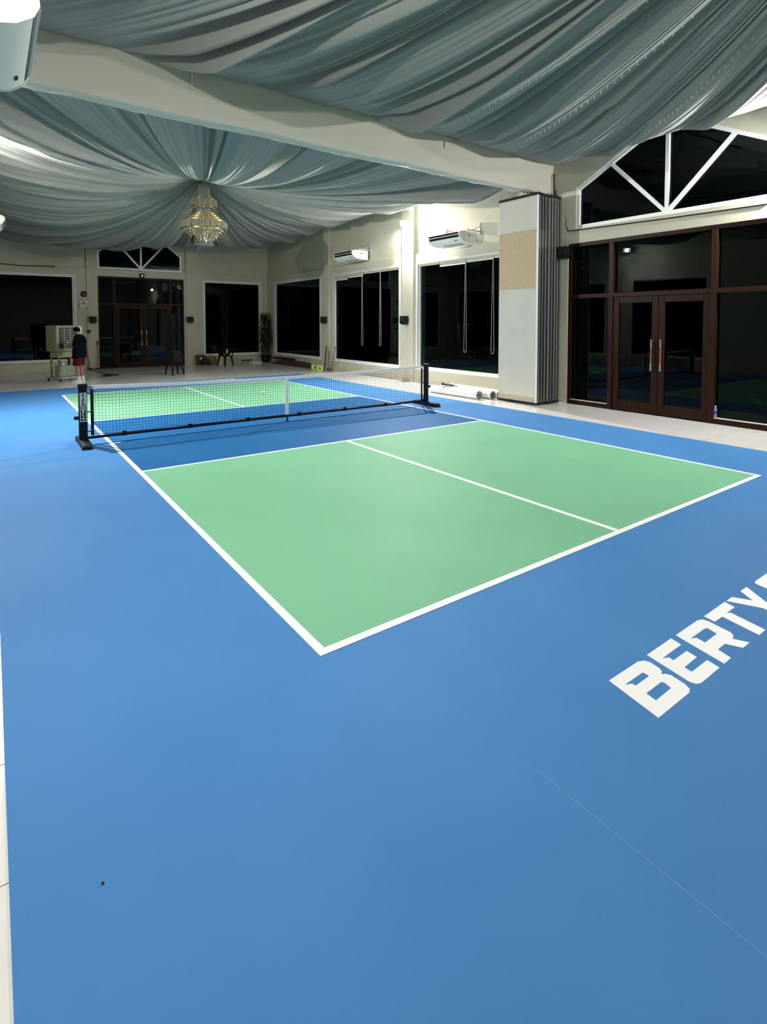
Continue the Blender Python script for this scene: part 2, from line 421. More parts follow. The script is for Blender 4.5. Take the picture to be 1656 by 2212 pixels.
# ------------------------------------------------------------------ draped ceiling fabric
class Drape:
    def __init__(s, c, rect, ze, sagtab, seed, r0=.16, amp=1.25, calm_x=False):
        s.c = c; s.rect = rect; s.ze = ze; s.sagtab = sagtab; s.r0 = r0; s.amp = amp
        x0, x1, y0, y1 = rect; s.per = 2 * (x1 - x0) + 2 * (y1 - y0)
        rs = np.random.RandomState(seed)
        # clusters of sharp folds where two lengths of cloth meet, smooth swags between
        s.folds = []; s.joints = []
        t = 0.0
        while t < s.per - .6:
            s.joints.append(t)
            calm = calm_x and t < (x1 - x0)              # the lengths hung straight from the beam lie flatter
            for k in range(rs.randint(2, 4) if calm else rs.randint(5, 9)):
                s.folds.append((t + rs.normal(0, .15), rs.uniform(.022, .07), rs.uniform(.06, .17), rs.choice([-1, 1]), rs.uniform(-.12, .12)))
            for k in range(0 if calm else rs.randint(1, 3)):
                s.folds.append((t + rs.uniform(.3, 1.3), rs.uniform(.04, .13), rs.uniform(.04, .12), rs.choice([-1, 1]), rs.uniform(-.2, .2)))
            for k in range(rs.randint(1, 3) if calm else rs.randint(2, 5)):   # narrow tucks pulled up
                s.folds.append((t + rs.normal(0, .16), rs.uniform(.018, .04), -rs.uniform(.07, .18), 0, rs.uniform(-.12, .12)))
            t += rs.uniform(1.7, 2.3)
        s.joints.append(s.per)
        s.ph = rs.rand(30) * 6.28
    def edge(s, t):
        x0, x1, y0, y1 = s.rect; t = np.mod(t, s.per); a = x1 - x0; b = y1 - y0
        x = np.where(t < a, x0 + t, np.where(t < a + b, x1, np.where(t < 2 * a + b, x1 - (t - a - b), x0)))
        y = np.where(t < a, y0, np.where(t < a + b, y0 + (t - a), np.where(t < 2 * a + b, y1, y1 - (t - 2 * a - b))))
        return x, y
    def at(s, t, u):
        """t along the perimeter, u 0 (gather) .. 1 (edge); arrays of equal shape"""
        ex, ey = s.edge(t)
        dx, dy = ex - s.c[0], ey - s.c[1]; L = np.hypot(dx, dy)
        ang = np.degrees(np.arctan2(dy, dx)) % 360
        ta = [q[0] for q in s.sagtab]; tb = [q[1] for q in s.sagtab]
        sag = np.interp(ang, ta, tb)
        f = s.r0 / L; k = f + (1 - f) * u
        x, y = s.c[0] + dx * k, s.c[1] + dy * k
        z = s.c[2] + (s.ze - s.c[2]) * u - 4 * sag * u * (1 - u)
        # near the gather the cloth leaves steeply
        z += .10 * np.exp(-u * 14)
        # swags between joints
        tm = np.mod(t, s.per); J = np.array(s.joints)
        i = np.clip(np.searchsorted(J, tm, side='right') - 1, 0, len(J) - 2)
        w = (tm - J[i]) / (J[i + 1] - J[i])
        env = np.clip(u * 3.0, 0, 1) * (1 - .45 * u ** 6)
        z -= s.amp * .235 * np.sin(np.pi * w) ** 1.2 * env * (.55 + .45 * u) * (0.35 + u * .75) * (1 - .88 * u ** 4)
        e2 = np.clip(u, 0, 1) ** .75 * np.clip((1 - u) * 6 + .06, 0, 1)
        for (tc, wd, h, sg, dr) in s.folds:
            d = tm - (tc + dr * (1 - u))
            d = (d + s.per / 2) % s.per - s.per / 2
            m = np.abs(d) < wd * 6
            q = d[m] / wd
            prof = np.exp(-(q * .9) ** 2) if sg == 0 else np.exp(-np.where(q * sg > 0, (q * 3.2) ** 2, (q * .6) ** 2))   # one steep flank, one long flank
            z[m] -= s.amp * h * prof * e2[m] * (.8 + .35 * np.sin(u[m] * 5 + tc * 3))
        # fine ripples
        for k in range(8):
            z += s.amp * .0035 * np.sin(tm * (9 + 4.7 * k) + s.ph[k] + u * 4 * np.sin(s.ph[k + 8])) * e2
        return x, y, z
    def build(s, name, nt, nu, **kw):
        t = np.linspace(0, s.per, nt, endpoint=False); u = np.linspace(0, 1, nu) ** 1.05
        T, U = np.meshgrid(t, u, indexing='ij')
        x, y, z = s.at(T.ravel(), U.ravel())
        co = np.stack([x, y, z], 1)
        i, j = np.meshgrid(np.arange(nt), np.arange(nu - 1), indexing='ij'); i = i.ravel(); j = j.ravel(); i2 = (i + 1) % nt
        F = np.stack([i * nu + j, i2 * nu + j, i2 * nu + j + 1, i * nu + j + 1], 1)
        me = bpy.data.meshes.new(name)
        me.vertices.add(len(co)); me.vertices.foreach_set('co', co.ravel().astype(np.float32))
        me.loops.add(F.size); me.loops.foreach_set('vertex_index', F.ravel().astype(np.int32))
        me.polygons.add(len(F)); me.polygons.foreach_set('loop_start', np.arange(0, F.size, 4, dtype=np.int32))
        me.update(calc_edges=True); me.validate(); me.shade_smooth()
        o = bpy.data.objects.new(name, me); COL.objects.link(o); me.materials.append(M_DRAPE)
        return tag(o, **kw)
far = Drape((3.73, 13.6, 5.98), (XL + .01, XR + STEP - .01, 5.82, YB + STEP - .01), 5.60,
            [(0, .28), (30, .40), (50, .62), (70, .85), (90, 1.02), (105, 1.22), (118, 1.25), (135, 1.08), (150, .92), (165, .62), (180, .30), (225, .35), (270, .50), (315, .40), (360, .28)], 11, calm_x=True)
far.build('ceiling_drape', 3400, 52, label='pale pleated ceiling drape gathered above the chandelier', cat='drapery', group='ceiling drapes')
near = Drape((3.73, -2.6, 5.98), (XL + .01, XR + STEP - .01, YF + .02, 5.48), 5.52,
             [(0, .30), (30, .36), (60, .34), (90, .28), (120, .25), (180, .25), (270, .3), (360, .30)], 23, amp=1.45)
near.build('ceiling_drape', 3400, 52, label='pale pleated ceiling drape in front of the fabric covered beam', cat='drapery', group='ceiling drapes')

# ------------------------------------------------------------------ wall floodlights (the hall's own lamps)
def floodlight(x, y, z, sg, pw, spill, where):
    side = 'left' if sg > 0 else 'right'
    t = thing('floodlight', 'white LED floodlight on the %s wall %s' % (side, 'beyond the beam' if where == 'far' else 'near the viewpoint'), 'floodlight', (x, y, z), (0 if sg > 0 else math.pi) - sg * math.radians(38 if where == 'far' else 0), 'wall floodlights')
    # local +x points into the room; head tilted down
    a = math.radians(38); c, s_ = math.cos(a), math.sin(a)
    def L(dx, dz): return (dx * c + dz * s_, -dx * s_ + dz * c)
    P = [L(-.05, -.09), L(.0, -.11), L(.0, .11), L(-.05, .09)]
    MB().prism([(p[0], p[1]) for p in P], 'y', -.15, .15).build('housing', M_WHITE, t, bevel=.006)
    Q = [L(.001, -.095), L(.006, -.095), L(.006, .095), L(.001, .095)]
    MB().prism(Q, 'y', -.135, .135).build('led_panel', M_LED, t)
    e = -.40 if sg > 0 else -.12
    MB().box(e, -.02, -.02, .02, -.02, .02).box(e - .005, e + .02, -.06, .06, -.06, .06).build('bracket', M_WHITE, t)
    ld = bpy.data.lights.new('flood_beam', 'AREA'); ld.shape = 'RECTANGLE'; ld.size = .13; ld.size_y = .10; ld.energy = pw; ld.color = LAMP_COLOR
    ld.spread = math.radians(170)
    lo = bpy.data.objects.new('flood_beam', ld); COL.objects.link(lo); lo.parent = t
    p = L(.012, 0); lo.location = (p[0], 0, p[1]); lo.rotation_euler = (0, -(math.pi / 2 - a), 0)
    pd = bpy.data.lights.new('flood_spill', 'POINT'); pd.energy = spill; pd.color = LAMP_COLOR; pd.shadow_soft_size = .05
    po = bpy.data.objects.new('flood_spill', pd); COL.objects.link(po); po.parent = t; p = L(.07, 0); po.location = (p[0], 0, p[1])
for q in LAMPS: floodlight(*q)

# ------------------------------------------------------------------ court
court = thing('court_mat', 'blue and green pickleball court mat with white lines', 'court mat')
CW, CL, NV, LW = 6.096, 13.411, 4.572, .056
MB().box(-1.44, 7.57, -4.2, 15.10, 0.0005, .004).build('blue_surround', M_BLUE, court)
for (a, b) in ((0, NV), (CL - NV, CL)):
    MB().box(0, CW, a, b, .0041, .0052).build('green_service_area', M_GREEN, court)
MB().box(0, CW, NV, CL - NV, .0041, .0052).build('kitchen_area', M_KITCHEN, court, label='deeper blue zone at the net')
ZL0, ZL1 = .0053, .0062
for (x0, x1, y0, y1) in ((0, LW, 0, CL), (CW - LW, CW, 0, CL), (LW, CW - LW, 0, LW), (LW, CW - LW, CL - LW, CL),
                         (LW, CW - LW, NV, NV + .05), (LW, CW - LW, CL - NV - .05, CL - NV),
                         (CW / 2 - LW / 2, CW / 2 + LW / 2, LW, NV), (CW / 2 - LW / 2, CW / 2 + LW / 2, CL - NV, CL - LW)):
    MB().box(x0, x1, y0, y1, ZL0, ZL1).build('court_line', M_LINE, court)
MB().box(LW, .16, 6.55, 6.585, ZL0, ZL1).build('net_mark', M_LINE, court)
MB().box(.349, .3515, -4.2, -1.2, .0041, .0046).build('mat_seam', mat('seam_pale', (0.14, 0.32, 0.58), .6), court)
GLY = {
 'letter_b': [[(1.111, -1.058), (1.383, -1.061), (1.42, -1.076), (1.434, -1.104), (1.424, -1.158), (1.407, -1.182), (1.38, -1.191), (1.404, -1.203), (1.415, -1.227), (1.402, -1.301), (1.383, -1.335), (1.351, -1.347), (1.053, -1.346)], [(1.146, -1.125), (1.316, -1.126), (1.317, -1.161), (1.184, -1.161), (1.185, -1.142)], [(1.172, -1.223), (1.319, -1.223), (1.327, -1.235), (1.314, -1.276), (1.161, -1.278)]],
 'letter_e': [[(1.483, -1.059), (1.754, -1.058), (1.738, -1.124), (1.583, -1.125), (1.519, -1.127), (1.561, -1.141), (1.553, -1.17), (1.702, -1.171), (1.688, -1.232), (1.539, -1.235), (1.533, -1.276), (1.706, -1.277), (1.691, -1.347), (1.479, -1.348), (1.45, -1.336), (1.439, -1.309)]],
 'letter_r': [[(1.81, -1.058), (2.081, -1.057), (2.121, -1.071), (2.127, -1.106), (2.106, -1.236), (2.083, -1.261), (2.043, -1.272), (2.081, -1.346), (1.992, -1.346), (1.951, -1.268), (1.86, -1.268), (1.834, -1.346), (1.747, -1.347)], [(1.842, -1.127), (2.022, -1.126), (2.042, -1.135), (2.025, -1.194), (1.872, -1.195), (1.881, -1.142)]],
 'letter_t': [[(2.167, -1.060), (2.466, -1.057), (2.446, -1.126), (2.319, -1.126), (2.35, -1.14), (2.306, -1.347), (2.212, -1.348), (2.255, -1.129), (2.155, -1.128)]],
 'letter_y': [[(2.489, -1.058), (2.577, -1.059), (2.638, -1.161), (2.714, -1.057), (2.814, -1.057), (2.675, -1.236), (2.652, -1.347), (2.558, -1.347), (2.582, -1.240)]],
 'letter_s': [[(3.22, -1.058), (2.965, -1.058), (2.932, -1.066), (2.915, -1.09), (2.900, -1.18), (2.912, -1.222), (2.95, -1.235), (3.08, -1.236), (3.073, -1.277), (2.88, -1.277), (2.865, -1.347), (3.12, -1.347), (3.150, -1.335), (3.168, -1.31), (3.185, -1.215), (3.172, -1.18), (3.14, -1.168), (3.005, -1.167), (3.012, -1.126), (3.205, -1.126)]],
}
for nm, loops in GLY.items():
    flat_curve(nm, loops, .0041, .0050, M_LINE, court, label='white capital letter painted on the blue mat')
    flat_curve(nm, [[(CW - x, CL - y) for x, y in lp] for lp in loops], .0041, .0050, M_LINE, court, label='white capital letter beyond the far baseline')

# ------------------------------------------------------------------ net
net = thing('pickleball_net', 'black portable pickleball net with white top tape', 'net', (0, 0, 0))
NY, NX0, NX1 = 6.70, -.33, 6.46
def top_z(x):
    k = (x - NX0) / (NX1 - NX0); return .905 - 4 * .055 * k * (1 - k)
BZ = .105
for sx, xp in ((1, NX0), (-1, NX1)):
    m = MB()
    n = 16
    ring = [(xp + .06 * math.copysign(abs(math.cos(a)) ** .5, math.cos(a)), NY + .034 * math.copysign(abs(math.sin(a)) ** .5, math.sin(a))) for a in [2 * math.pi * k / n for k in range(n)]]
    m.loft([[(x, y, z) for x, y in ring] for z in (.09, .90)])
    post = m.build('post', M_BLACKMETAL, net)
    MB().loft([[(xp + (x - xp) * 1.12, NY + (y - NY) * 1.15, z) for x, y in ring] for z in (.885, .93)]).build('post_cap', M_BLACK, post)
    MB().cyl((xp - sx * .06, NY, .42), (xp - sx * .12, NY, .42), .028, n=12).build('tension_knob', M_BLACK, post)
    f = MB().prism([(NY - .42, .012), (NY - .42, .05), (NY - .36, .085), (NY + .36, .085), (NY + .42, .05), (NY + .42, .012)], 'x', xp - .065, xp + .065).build('foot', M_BLACKMETAL, net, bevel=.008)
    for yy in (NY - .37, NY + .37):
        MB().box(xp - .07, xp + .07, yy - .04, yy + .04, .0062, .014).build('rubber_pad', M_RUBBER, f)
    # net end sleeve and tension clips
    xs = xp + sx * .125
    sl = MB().box(xs - .022, xs + .022, NY - .006, NY + .006, BZ + .03, .86).build('net_sleeve', M_BLACK, net)
    for z in (.2, .5, .78): MB().cyl((xp + sx * .05, NY, z), (xs, NY, z), .009, n=8).build('clip', M_BLACK, sl)
    for z in (.22, .52): MB().lathe([(.001, -.004), (.010, -.004), (.010, .004), (.001, .004)], (0, 0, 0), 10).build('rivet', M_STEEL, sl).location = (xs, NY - .009, z)
    if sx == 1:
        y0 = NY - .042; pl = MB().box(xp - .045, xp + .045, y0 - .002, y0, .36, .80).build('brand_plate', mat('plate_silver', (.55, .58, .58), .4), post, label='silver and black sticker with vertical lettering')
        MB().box(xp - .033, xp + .033, y0 - .003, y0 - .002, .375, .60).build('plate_dark_field', M_BLACK, pl)
        for k, ch in enumerate('VIPA'):
            fc = bpy.data.curves.new('lt', 'FONT'); fc.body = ch; fc.size = .066; fc.align_x = 'CENTER'; fc.extrude = .0006; fc.offset = .0022
            o = bpy.data.objects.new('tmp', fc); COL.objects.link(o); bpy.context.view_layer.update()
            me = bpy.data.meshes.new_from_object(o.evaluated_get(bpy.context.evaluated_depsgraph_get())); bpy.data.objects.remove(o)
            o = bpy.data.objects.new('plate_letter', me); COL.objects.link(o); o.parent = pl; me.materials.clear(); me.materials.append(M_BLACK)
            o.location = (xp, y0 - .0028, .745 - k * .045); o.rotation_euler = (math.pi / 2, 0, 0)
        for k, ch in enumerate('DEL'):
            fc = bpy.data.curves.new('lt', 'FONT'); fc.body = ch; fc.size = .066; fc.align_x = 'CENTER'; fc.extrude = .0006; fc.offset = .0022
            o = bpy.data.objects.new('tmp', fc); COL.objects.link(o); bpy.context.view_layer.update()
            me = bpy.data.meshes.new_from_object(o.evaluated_get(bpy.context.evaluated_depsgraph_get())); bpy.data.objects.remove(o)
            o = bpy.data.objects.new('plate_letter', me); COL.objects.link(o); o.parent = pl; me.materials.clear(); me.materials.append(M_TAPE)
            o.location = (xp, y0 - .0038, .545 - k * .050); o.rotation_euler = (math.pi / 2, 0, 0)
        MB().prism([(xp - .022, .42), (xp + .022, .42), (xp, .385)], 'y', y0 - .0042, y0 - .003).build('plate_arrow', M_TAPE, pl)
MB().box(NX0 + .05, NX1 - .05, NY - .02, NY + .02, BZ - .02, BZ + .02).build('bottom_bar', M_BLACKMETAL, net, bevel=.008)
strut = MB().cyl((CW / 2, NY, .02), (CW / 2, NY, BZ), .014, n=10).build('centre_foot', M_BLACKMETAL, net)
MB().lathe([(.035, 0), (.035, .012), (.015, .02)], (CW / 2, NY, .0062), 14).build('foot_pad', M_RUBBER, strut)
XA, XB_ = NX0 + .12, NX1 - .12
m = MB(); N = 60
for i in range(N):
    xa = XA + (XB_ - XA) * i / N; xb = XA + (XB_ - XA) * (i + 1) / N
    za, zb = top_z(xa), top_z(xb)
    m.add([(xa, NY - .007, za - .055), (xb, NY - .007, zb - .055), (xb, NY - .007, zb), (xa, NY - .007, za), (xa, NY + .007, za - .055), (xb, NY + .007, zb - .055), (xb, NY + .007, zb), (xa, NY + .007, za)],
          [(0, 1, 2, 3), (7, 6, 5, 4), (3, 2, 6, 7), (1, 0, 4, 5)])
tp = m.build('top_tape', M_TAPE, net)
for xe, d in ((XA, -1), (XB_, 1)): MB().cyl((xe + d * -.03, NY - .008, top_z(xe) - .025), (xe + d * .1, NY - .008, top_z(xe) - .018), .006, n=6).build('tension_cord', M_BLACK, tp)
MB().box(CW / 2 - .028, CW / 2 + .028, NY - .011, NY + .011, BZ + .025, top_z(CW / 2) + .002).build('centre_strap', M_TAPE, net)
m = MB(); cell = .048; r = .0018; nv = int((XB_ - XA) / cell)
def bot_z(x): return BZ + .055 - .030 * abs(math.sin((x - XA) * math.pi / 1.15)) ** .6
for i in range(nv + 1):
    x = XA + cell * i
    m.bar((x, NY, bot_z(x)), (x, NY, top_z(x) - .05), 2 * r, 2 * r)
NH = 15
for k in range(NH + 1):
    pts = []
    for i in range(41):
        x = XA + (XB_ - XA) * i / 40; f = k / NH; pts.append((x, NY, bot_z(x) * (1 - f) + (top_z(x) - .055) * f))
    rr = r * (2.2 if k == 0 else 1)
    for a, b in zip(pts[:-1], pts[1:]): m.bar(a, b, 2 * rr, 2 * rr)
m.build('net_mesh', M_NET, net, smooth=False, kind='stuff')
for i in range(7):
    x = XA + .45 + i * 1.02
    MB().box(x - .03, x + .03, NY - .024, NY + .024, BZ - .024, BZ + .045).build('strap_tie', M_BLACK, net)

# ------------------------------------------------------------------ ceiling-suspended air conditioners on brackets
def ac_unit(sg, wall, y0, y1, ztop, label):
    """sg -1: on the right wall (room towards -x)"""
    t = thing('air_conditioner', label, 'air conditioner', (wall, (y0 + y1) / 2, ztop), 0 if sg > 0 else math.pi, 'wall hung air conditioners')
    h = (y1 - y0) / 2
    prof = [(.10, 0), (.60, 0), (.68, -.012), (.735, -.05), (.74, -.10), (.70, -.185), (.60, -.255), (.45, -.295), (.12, -.31), (.10, -.30)]
    MB().prism(prof, 'y', -h, h).build('casing', M_ACWHITE, t, bevel=.006)
    for s in (-1, 1):
        big = [(.095, .005)] + [(.60, .006), (.69, -.008), (.748, -.05), (.752, -.10), (.71, -.19), (.605, -.263), (.45, -.303), (.095, -.318)]
        e = MB().prism(big, 'y', s * h, s * (h + .022)).build('end_panel', M_ACWHITE, t, bevel=.006)
        if s > 0: MB().box(.33, .42, s * (h + .022), s * (h + .025), -.12, -.08).build('badge', mat('badge_grey', (.25, .25, .24), .5), e)
    m = MB()
    for (za, zb) in ((-.085, -.035), (-.165, -.11)):
        def fx(z): return .742 if z > -.10 else .742 - (-.10 - z) * .47
        m.add([(fx(za) + .004, -h + .03, za), (fx(za) + .004, h - .03, za), (fx(zb) + .004, h - .03, zb), (fx(zb) + .004, -h + .03, zb)], [(0, 1, 2, 3)])
    m.build('air_outlet', M_BLACK, t)
    MB().bar((.752, -h + .03, -.098), (.752, h - .03, -.098), .02, .012).build('louver', M_ACWHITE, t)
    MB().box(.25, .44, -h * .55, h * .55, -.319, -.309).build('intake_grille', mat('ac_grille_grey', (.45, .45, .42), .6), t)
    MB().add([(.655, h * .55, -.224), (.655, h * .7, -.224), (.63, h * .7, -.243), (.63, h * .55, -.243)], [(0, 1, 2, 3)]).build('receiver_window', M_BLACK, t)
    g = abs(wall - (XL if sg > 0 else XR + STEP))
    for s in (-1, 1):
        y = s * (h + .05)
        b = MB().box(-g, .035 - g, y - .018, y + .018, -.04, .26).box(-g, .50, y - .015, y + .015, .008, .04).build('bracket', M_ALU, t)
        MB().bar((.03 - g, y, .16), (.30, y, .035), .012, .02).build('brace', M_ALU, b)
    MB().tube([(.10, h - .1, -.2), (.05, h - .06, -.22), (.02, h - .04, -.18)], .02, 8).build('refrigerant_pipe', M_BLACK, t)
    return t
ac_unit(-1, XR + STEP, 7.86, 9.08, 4.27, 'white air conditioner nearest the folded partition on the right wall')
ac_unit(-1, XR + STEP, 13.05, 14.26, 4.32, 'white air conditioner above the middle window, farther along the right wall')
ac_unit(1, -1.84, 2.22, 3.62, 4.28, 'white air conditioner cropped by the top left corner, near the beam')
ac_unit(1, -1.84, 12.95, 14.2, 4.36, 'white air conditioner at the left edge of the photo, far along the left wall')

# ------------------------------------------------------------------ folded sliding partition
part = thing('folding_partition', 'stack of folded off-white partition panels beside the timber doors', 'partition')
PX0, PW, N = 8.37, .104, 8
for k in range(N):
    x0 = PX0 + k * PW; dy = random.uniform(-.012, .012); dz = random.uniform(-.01, .01)
    p = MB().box(x0 + .012, x0 + PW - .014, 5.20 + dy, 6.30 + dy, .06, 4.66 + dz).build('panel', mat('partition_edge_grey', (.42, .43, .42), .5), part, bevel=.003)
    MB().box(x0 + .038, x0 + PW - .04, 5.185 + dy, 5.2 + dy, .03, 4.69 + dz).build('edge_gasket', M_RUBBER, p)
    MB().box(x0 + .016, x0 + .026, 5.193 + dy, 5.2 + dy, .06, 4.64 + dz).box(x0 + PW - .030, x0 + PW - .02, 5.193 + dy, 5.2 + dy, .06, 4.64 + dz).build('edge_profile', M_STEEL, p)
    MB().box(x0 + .012, x0 + PW - .014, 5.18 + dy, 6.32 + dy, 4.66 + dz, 4.72 + dz).build('top_seal', M_RUBBER, p)
    MB().box(x0 + .012, x0 + PW - .014, 5.18 + dy, 6.32 + dy, .012, .06).build('bottom_seal', M_RUBBER, p)
    MB().cyl((x0 + PW / 2, 5.65, 4.70), (x0 + PW / 2, 5.65, 4.82), .012, n=6).build('hanger', M_STEEL, p)
x = PX0 + .012
for (za, zb, mm) in ((.10, .17, M_TAN), (.17, 2.62, M_PANEL), (2.62, 3.92, M_TAN), (3.92, 4.64, M_PANEL)):
    MB().box(x - .008, x, 5.22, 6.29, za + .002, zb - .002).build('face_board', mm, part)
MB().box(x - .009, x + .01, 5.17, 5.215, .06, 4.66).build('edge_trim', M_WHITE, part)

# cables beside the partition and over the doors
def cable(name, pts, r, m, label, cat='cable', smooth=True):
    return MB().tube(pts, r, 6).build(name, m, label=label, cat=cat)
cable('power_cable', [onx(1219, 470, 9.235), onx(1221, 487, 9.235), onx(1226, 499, 9.235), onx(1240, 498, 9.235), onx(1440, 472, 9.235), onx(1656, 441, 9.235)], .012, M_BLACK, 'black cable running under the fan window above the timber doors')
cable('power_cable', [ony(-2, 569, 21.58), ony(15, 571, 21.58), ony(40, 573.5, 21.58), ony(100, 575, 21.58), ony(118, 576, 21.58)], .016, M_BLACK, 'black cable lying on the ledge above the far left window')
MB().tube([ony(583, 525, 21.52), ony(583, 600, 21.52), ony(583, 692, 21.52)], .012, 6).build('conduit', M_BLACK, label='thin dark conduit running down the far corner', cat='conduit')
MB().tube([(9.27, 5.42, 4.70), (9.26, 5.43, 4.95), (9.26, 5.45, 5.3)], .014, 6).tube([(9.24, 5.30, 4.70), (9.26, 5.43, 4.95)], .010, 6).build('steel_hanger', M_BLACK, label='thin black wire hanger above the folded partition', cat='wire')

# ------------------------------------------------------------------ chandelier
CH = (3.73, 13.55)
ch = thing('chandelier', 'gold and crystal tiered chandelier hanging from the gathered drape', 'chandelier', (CH[0], CH[1], 0))
def Zc(cy): return 6.577 - .001812 * cy
MB().lathe([(.10, 5.93), (.16, 5.98), (.16, 6.3), (.10, 6.34)], (0, 0, 0), 20).build('ceiling_rose', M_GOLD, ch)
MB().cyl((0, 0, 4.3), (0, 0, 6.0), .03, n=10).build('stem', M_GOLD, ch)
MB().lathe([(.19, 5.50), (.20, 5.86), (.15, 5.93)], (0, 0, 0), 24).build('upper_body', mat('chandelier_mirror', (.7, .68, .6), .12, metal=.9), ch)
MB().lathe([(.23, 4.98), (.23, 5.17)], (0, 0, 0), 24).build('lower_body', mat('chandelier_mirror', (.7, .68, .6), .12, metal=.9), ch)
def tier(r, ztop, length, n, r2=None):
    r2 = r if r2 is None else r2
    ring = MB().lathe([(r - .012, ztop - .012), (r + .008, ztop - .012), (r + .008, ztop + .012), (r - .012, ztop + .012), (r - .012, ztop - .012)], (0, 0, 0), 40, closed=False).build('ring', M_GOLD, ch)
    m = MB(); wdt = 2 * math.pi * r / n * .42
    for k in range(n):
        a = 2 * math.pi * (k + .5 * random.random() * .4) / n; ca, sa = math.cos(a), math.sin(a)
        dz = random.uniform(-.012, .012)
        def P(rr, tt, z): return ((rr) * ca - tt * sa, (rr) * sa + tt * ca, z)
        z1, z0 = ztop - .012, ztop - length + dz
        m.add([P(r, -wdt, z1), P(r + .014, 0, z1), P(r, wdt, z1), P(r - .014, 0, z1), P(r2, -wdt, z0 + .02), P(r2 + .014, 0, z0 + .02), P(r2, wdt, z0 + .02), P(r2 - .014, 0, z0 + .02), P(r2, 0, z0)],
              [(0, 1, 5, 4), (1, 2, 6, 5), (2, 3, 7, 6), (3, 0, 4, 7), (4, 5, 8), (5, 6, 8), (6, 7, 8), (7, 4, 8), (3, 2, 1, 0)])
    m.build('crystal_fringe', M_CRYSTAL, ring, smooth=False, kind='stuff')
for r, z, ln, n in ((.27, 5.50, .10, 26), (.365, 5.43, .20, 34), (.30, 5.24, .08, 28), (.35, 5.02, .10, 32), (.44, 4.95, .12, 38), (.53, 4.88, .13, 44), (.645, 4.80, .22, 56),
                    (.56, 4.58, .09, 48), (.49, 4.52, .09, 44), (.42, 4.46, .09, 38), (.36, 4.40, .09, 34), (.29, 4.34, .09, 28), (.22, 4.28, .10, 22)):
    tier(r, z, ln, n)
MB().lathe([(.30, 4.16), (.26, 4.10), (.15, 4.06), (.01, 4.05)], (0, 0, 0), 24).build('glass_bowl', mat('smoked_glass', (.5, .55, .53), .1, trans=.8), ch)
for a in (0.7, 3.6):
    sp = MB().cyl((.40 * math.cos(a), .40 * math.sin(a), 4.35), (.44 * math.cos(a), .44 * math.sin(a), 4.16), .035, .05, n=12).build('spot_lamp', M_BLACK, ch)

# fairy light strings on the cloth
def fairy(dr, t0, t1, u0, u1, n, label):
    tt = np.linspace(t0, t1, n); uu = np.linspace(u0, u1, n)
    x, y, z = dr.at(tt.copy(), uu.copy())
    t = thing('fairy_light_string', label, 'fairy lights', (0, 0, 0), group='fairy light strings')
    m = MB(); m.tube([(a, b, c - .012) for a, b, c in zip(x, y, z)], .0025, 4).build('wire', mat('clear_wire', (.6, .62, .6), .4), t)
    m = MB()
    for a, b, c in list(zip(x, y, z))[1:-1]:
        m.cyl((a, b, c - .014), (a, b, c - .06), .006, .004, n=5)
    m.build('bulb_row', mat('bulb_clear_white', (.85, .86, .83), .3), t, kind='stuff')
def perim(dr, x, y):
    """perimeter parameter of the ray from the gather through (x, y)"""
    t = np.linspace(0, dr.per, 4000, endpoint=False); ex, ey = dr.edge(t)
    a = np.arctan2(ey - dr.c[1], ex - dr.c[0]); b = math.atan2(y - dr.c[1], x - dr.c[0])
    return float(t[np.argmin(np.abs((a - b + np.pi) % (2 * np.pi) - np.pi))])
tA = perim(near, 5.2, 5.48); fairy(near, tA, tA - .25, .95, .35, 34, 'fairy light string along a fold left of the flare on the near drape')
tA = perim(near, 7.2, 5.48); fairy(near, tA, tA - .2, .95, .35, 34, 'fairy light string along a middle fold of the near drape')
tA = perim(near, 9.2, 4.0); fairy(near, tA, tA - .1, .97, .4, 34, 'fairy light string on the near drape above the fan window')
tA = perim(far, 9.2, 11.3); fairy(far, tA, tA, .97, .25, 30, 'fairy light string on the far drape above the bright floodlight')

# ------------------------------------------------------------------ speakers and small wall devices
def speaker(loc, rz, label, s=1.0):
    t = thing('wall_speaker', label, 'speaker', loc, rz, 'black wall speakers')
    MB().prism([(-.12 * s, .13 * s), (-.13 * s, -.09 * s), (-.04 * s, -.14 * s), (.10 * s, -.14 * s), (.13 * s, -.06 * s), (.12 * s, .13 * s)], 'y', -.20 * s, -.04 * s).build('cabinet', M_BLACK, t, bevel=.008)
    MB().box(-.10 * s, .10 * s, -.207 * s, -.20 * s, -.05 * s, .11 * s).build('grille', M_RUBBER, t)
    MB().box(-.03, .03, -.04 * s, .0, -.03, .03).build('bracket', M_BLACK, t)
speaker((1.86, YB - .04, 1.96), 0, 'black wall speaker left of the far doors')
speaker((5.62, YB - .04, 1.97), 0, 'black wall speaker right of the far doors')
speaker((XR - .045, 15.93, 1.95), -math.pi / 2, 'black wall speaker between the farther two right hand windows')
sp4 = speaker((XR - .045, 10.86, 1.93), -math.pi / 2, 'black wall speaker on the pilaster under the bright floodlight')
speaker((XR - .005, 5.06, 3.44), -math.pi / 2, 'black wall speaker at the top corner of the timber door frame', 1.0)
# fire bell
t = thing('fire_alarm_bell', 'dark red round fire alarm bell beside the far left window', 'alarm bell', (1.59, YB, 2.96))
M_RED = mat('alarm_red', (.10, .012, .014), .4)
m = MB().lathe([(.12, 0), (.125, .02), (.11, .05), (.06, .07), (.012, .075)], (0, 0, 0), 24).build('gong', M_RED, t); m.rotation_euler = (math.pi / 2, 0, 0)
MB().box(-.05, .05, -.012, .0, -.17, -.10).build('backbox', M_WHITE, t)
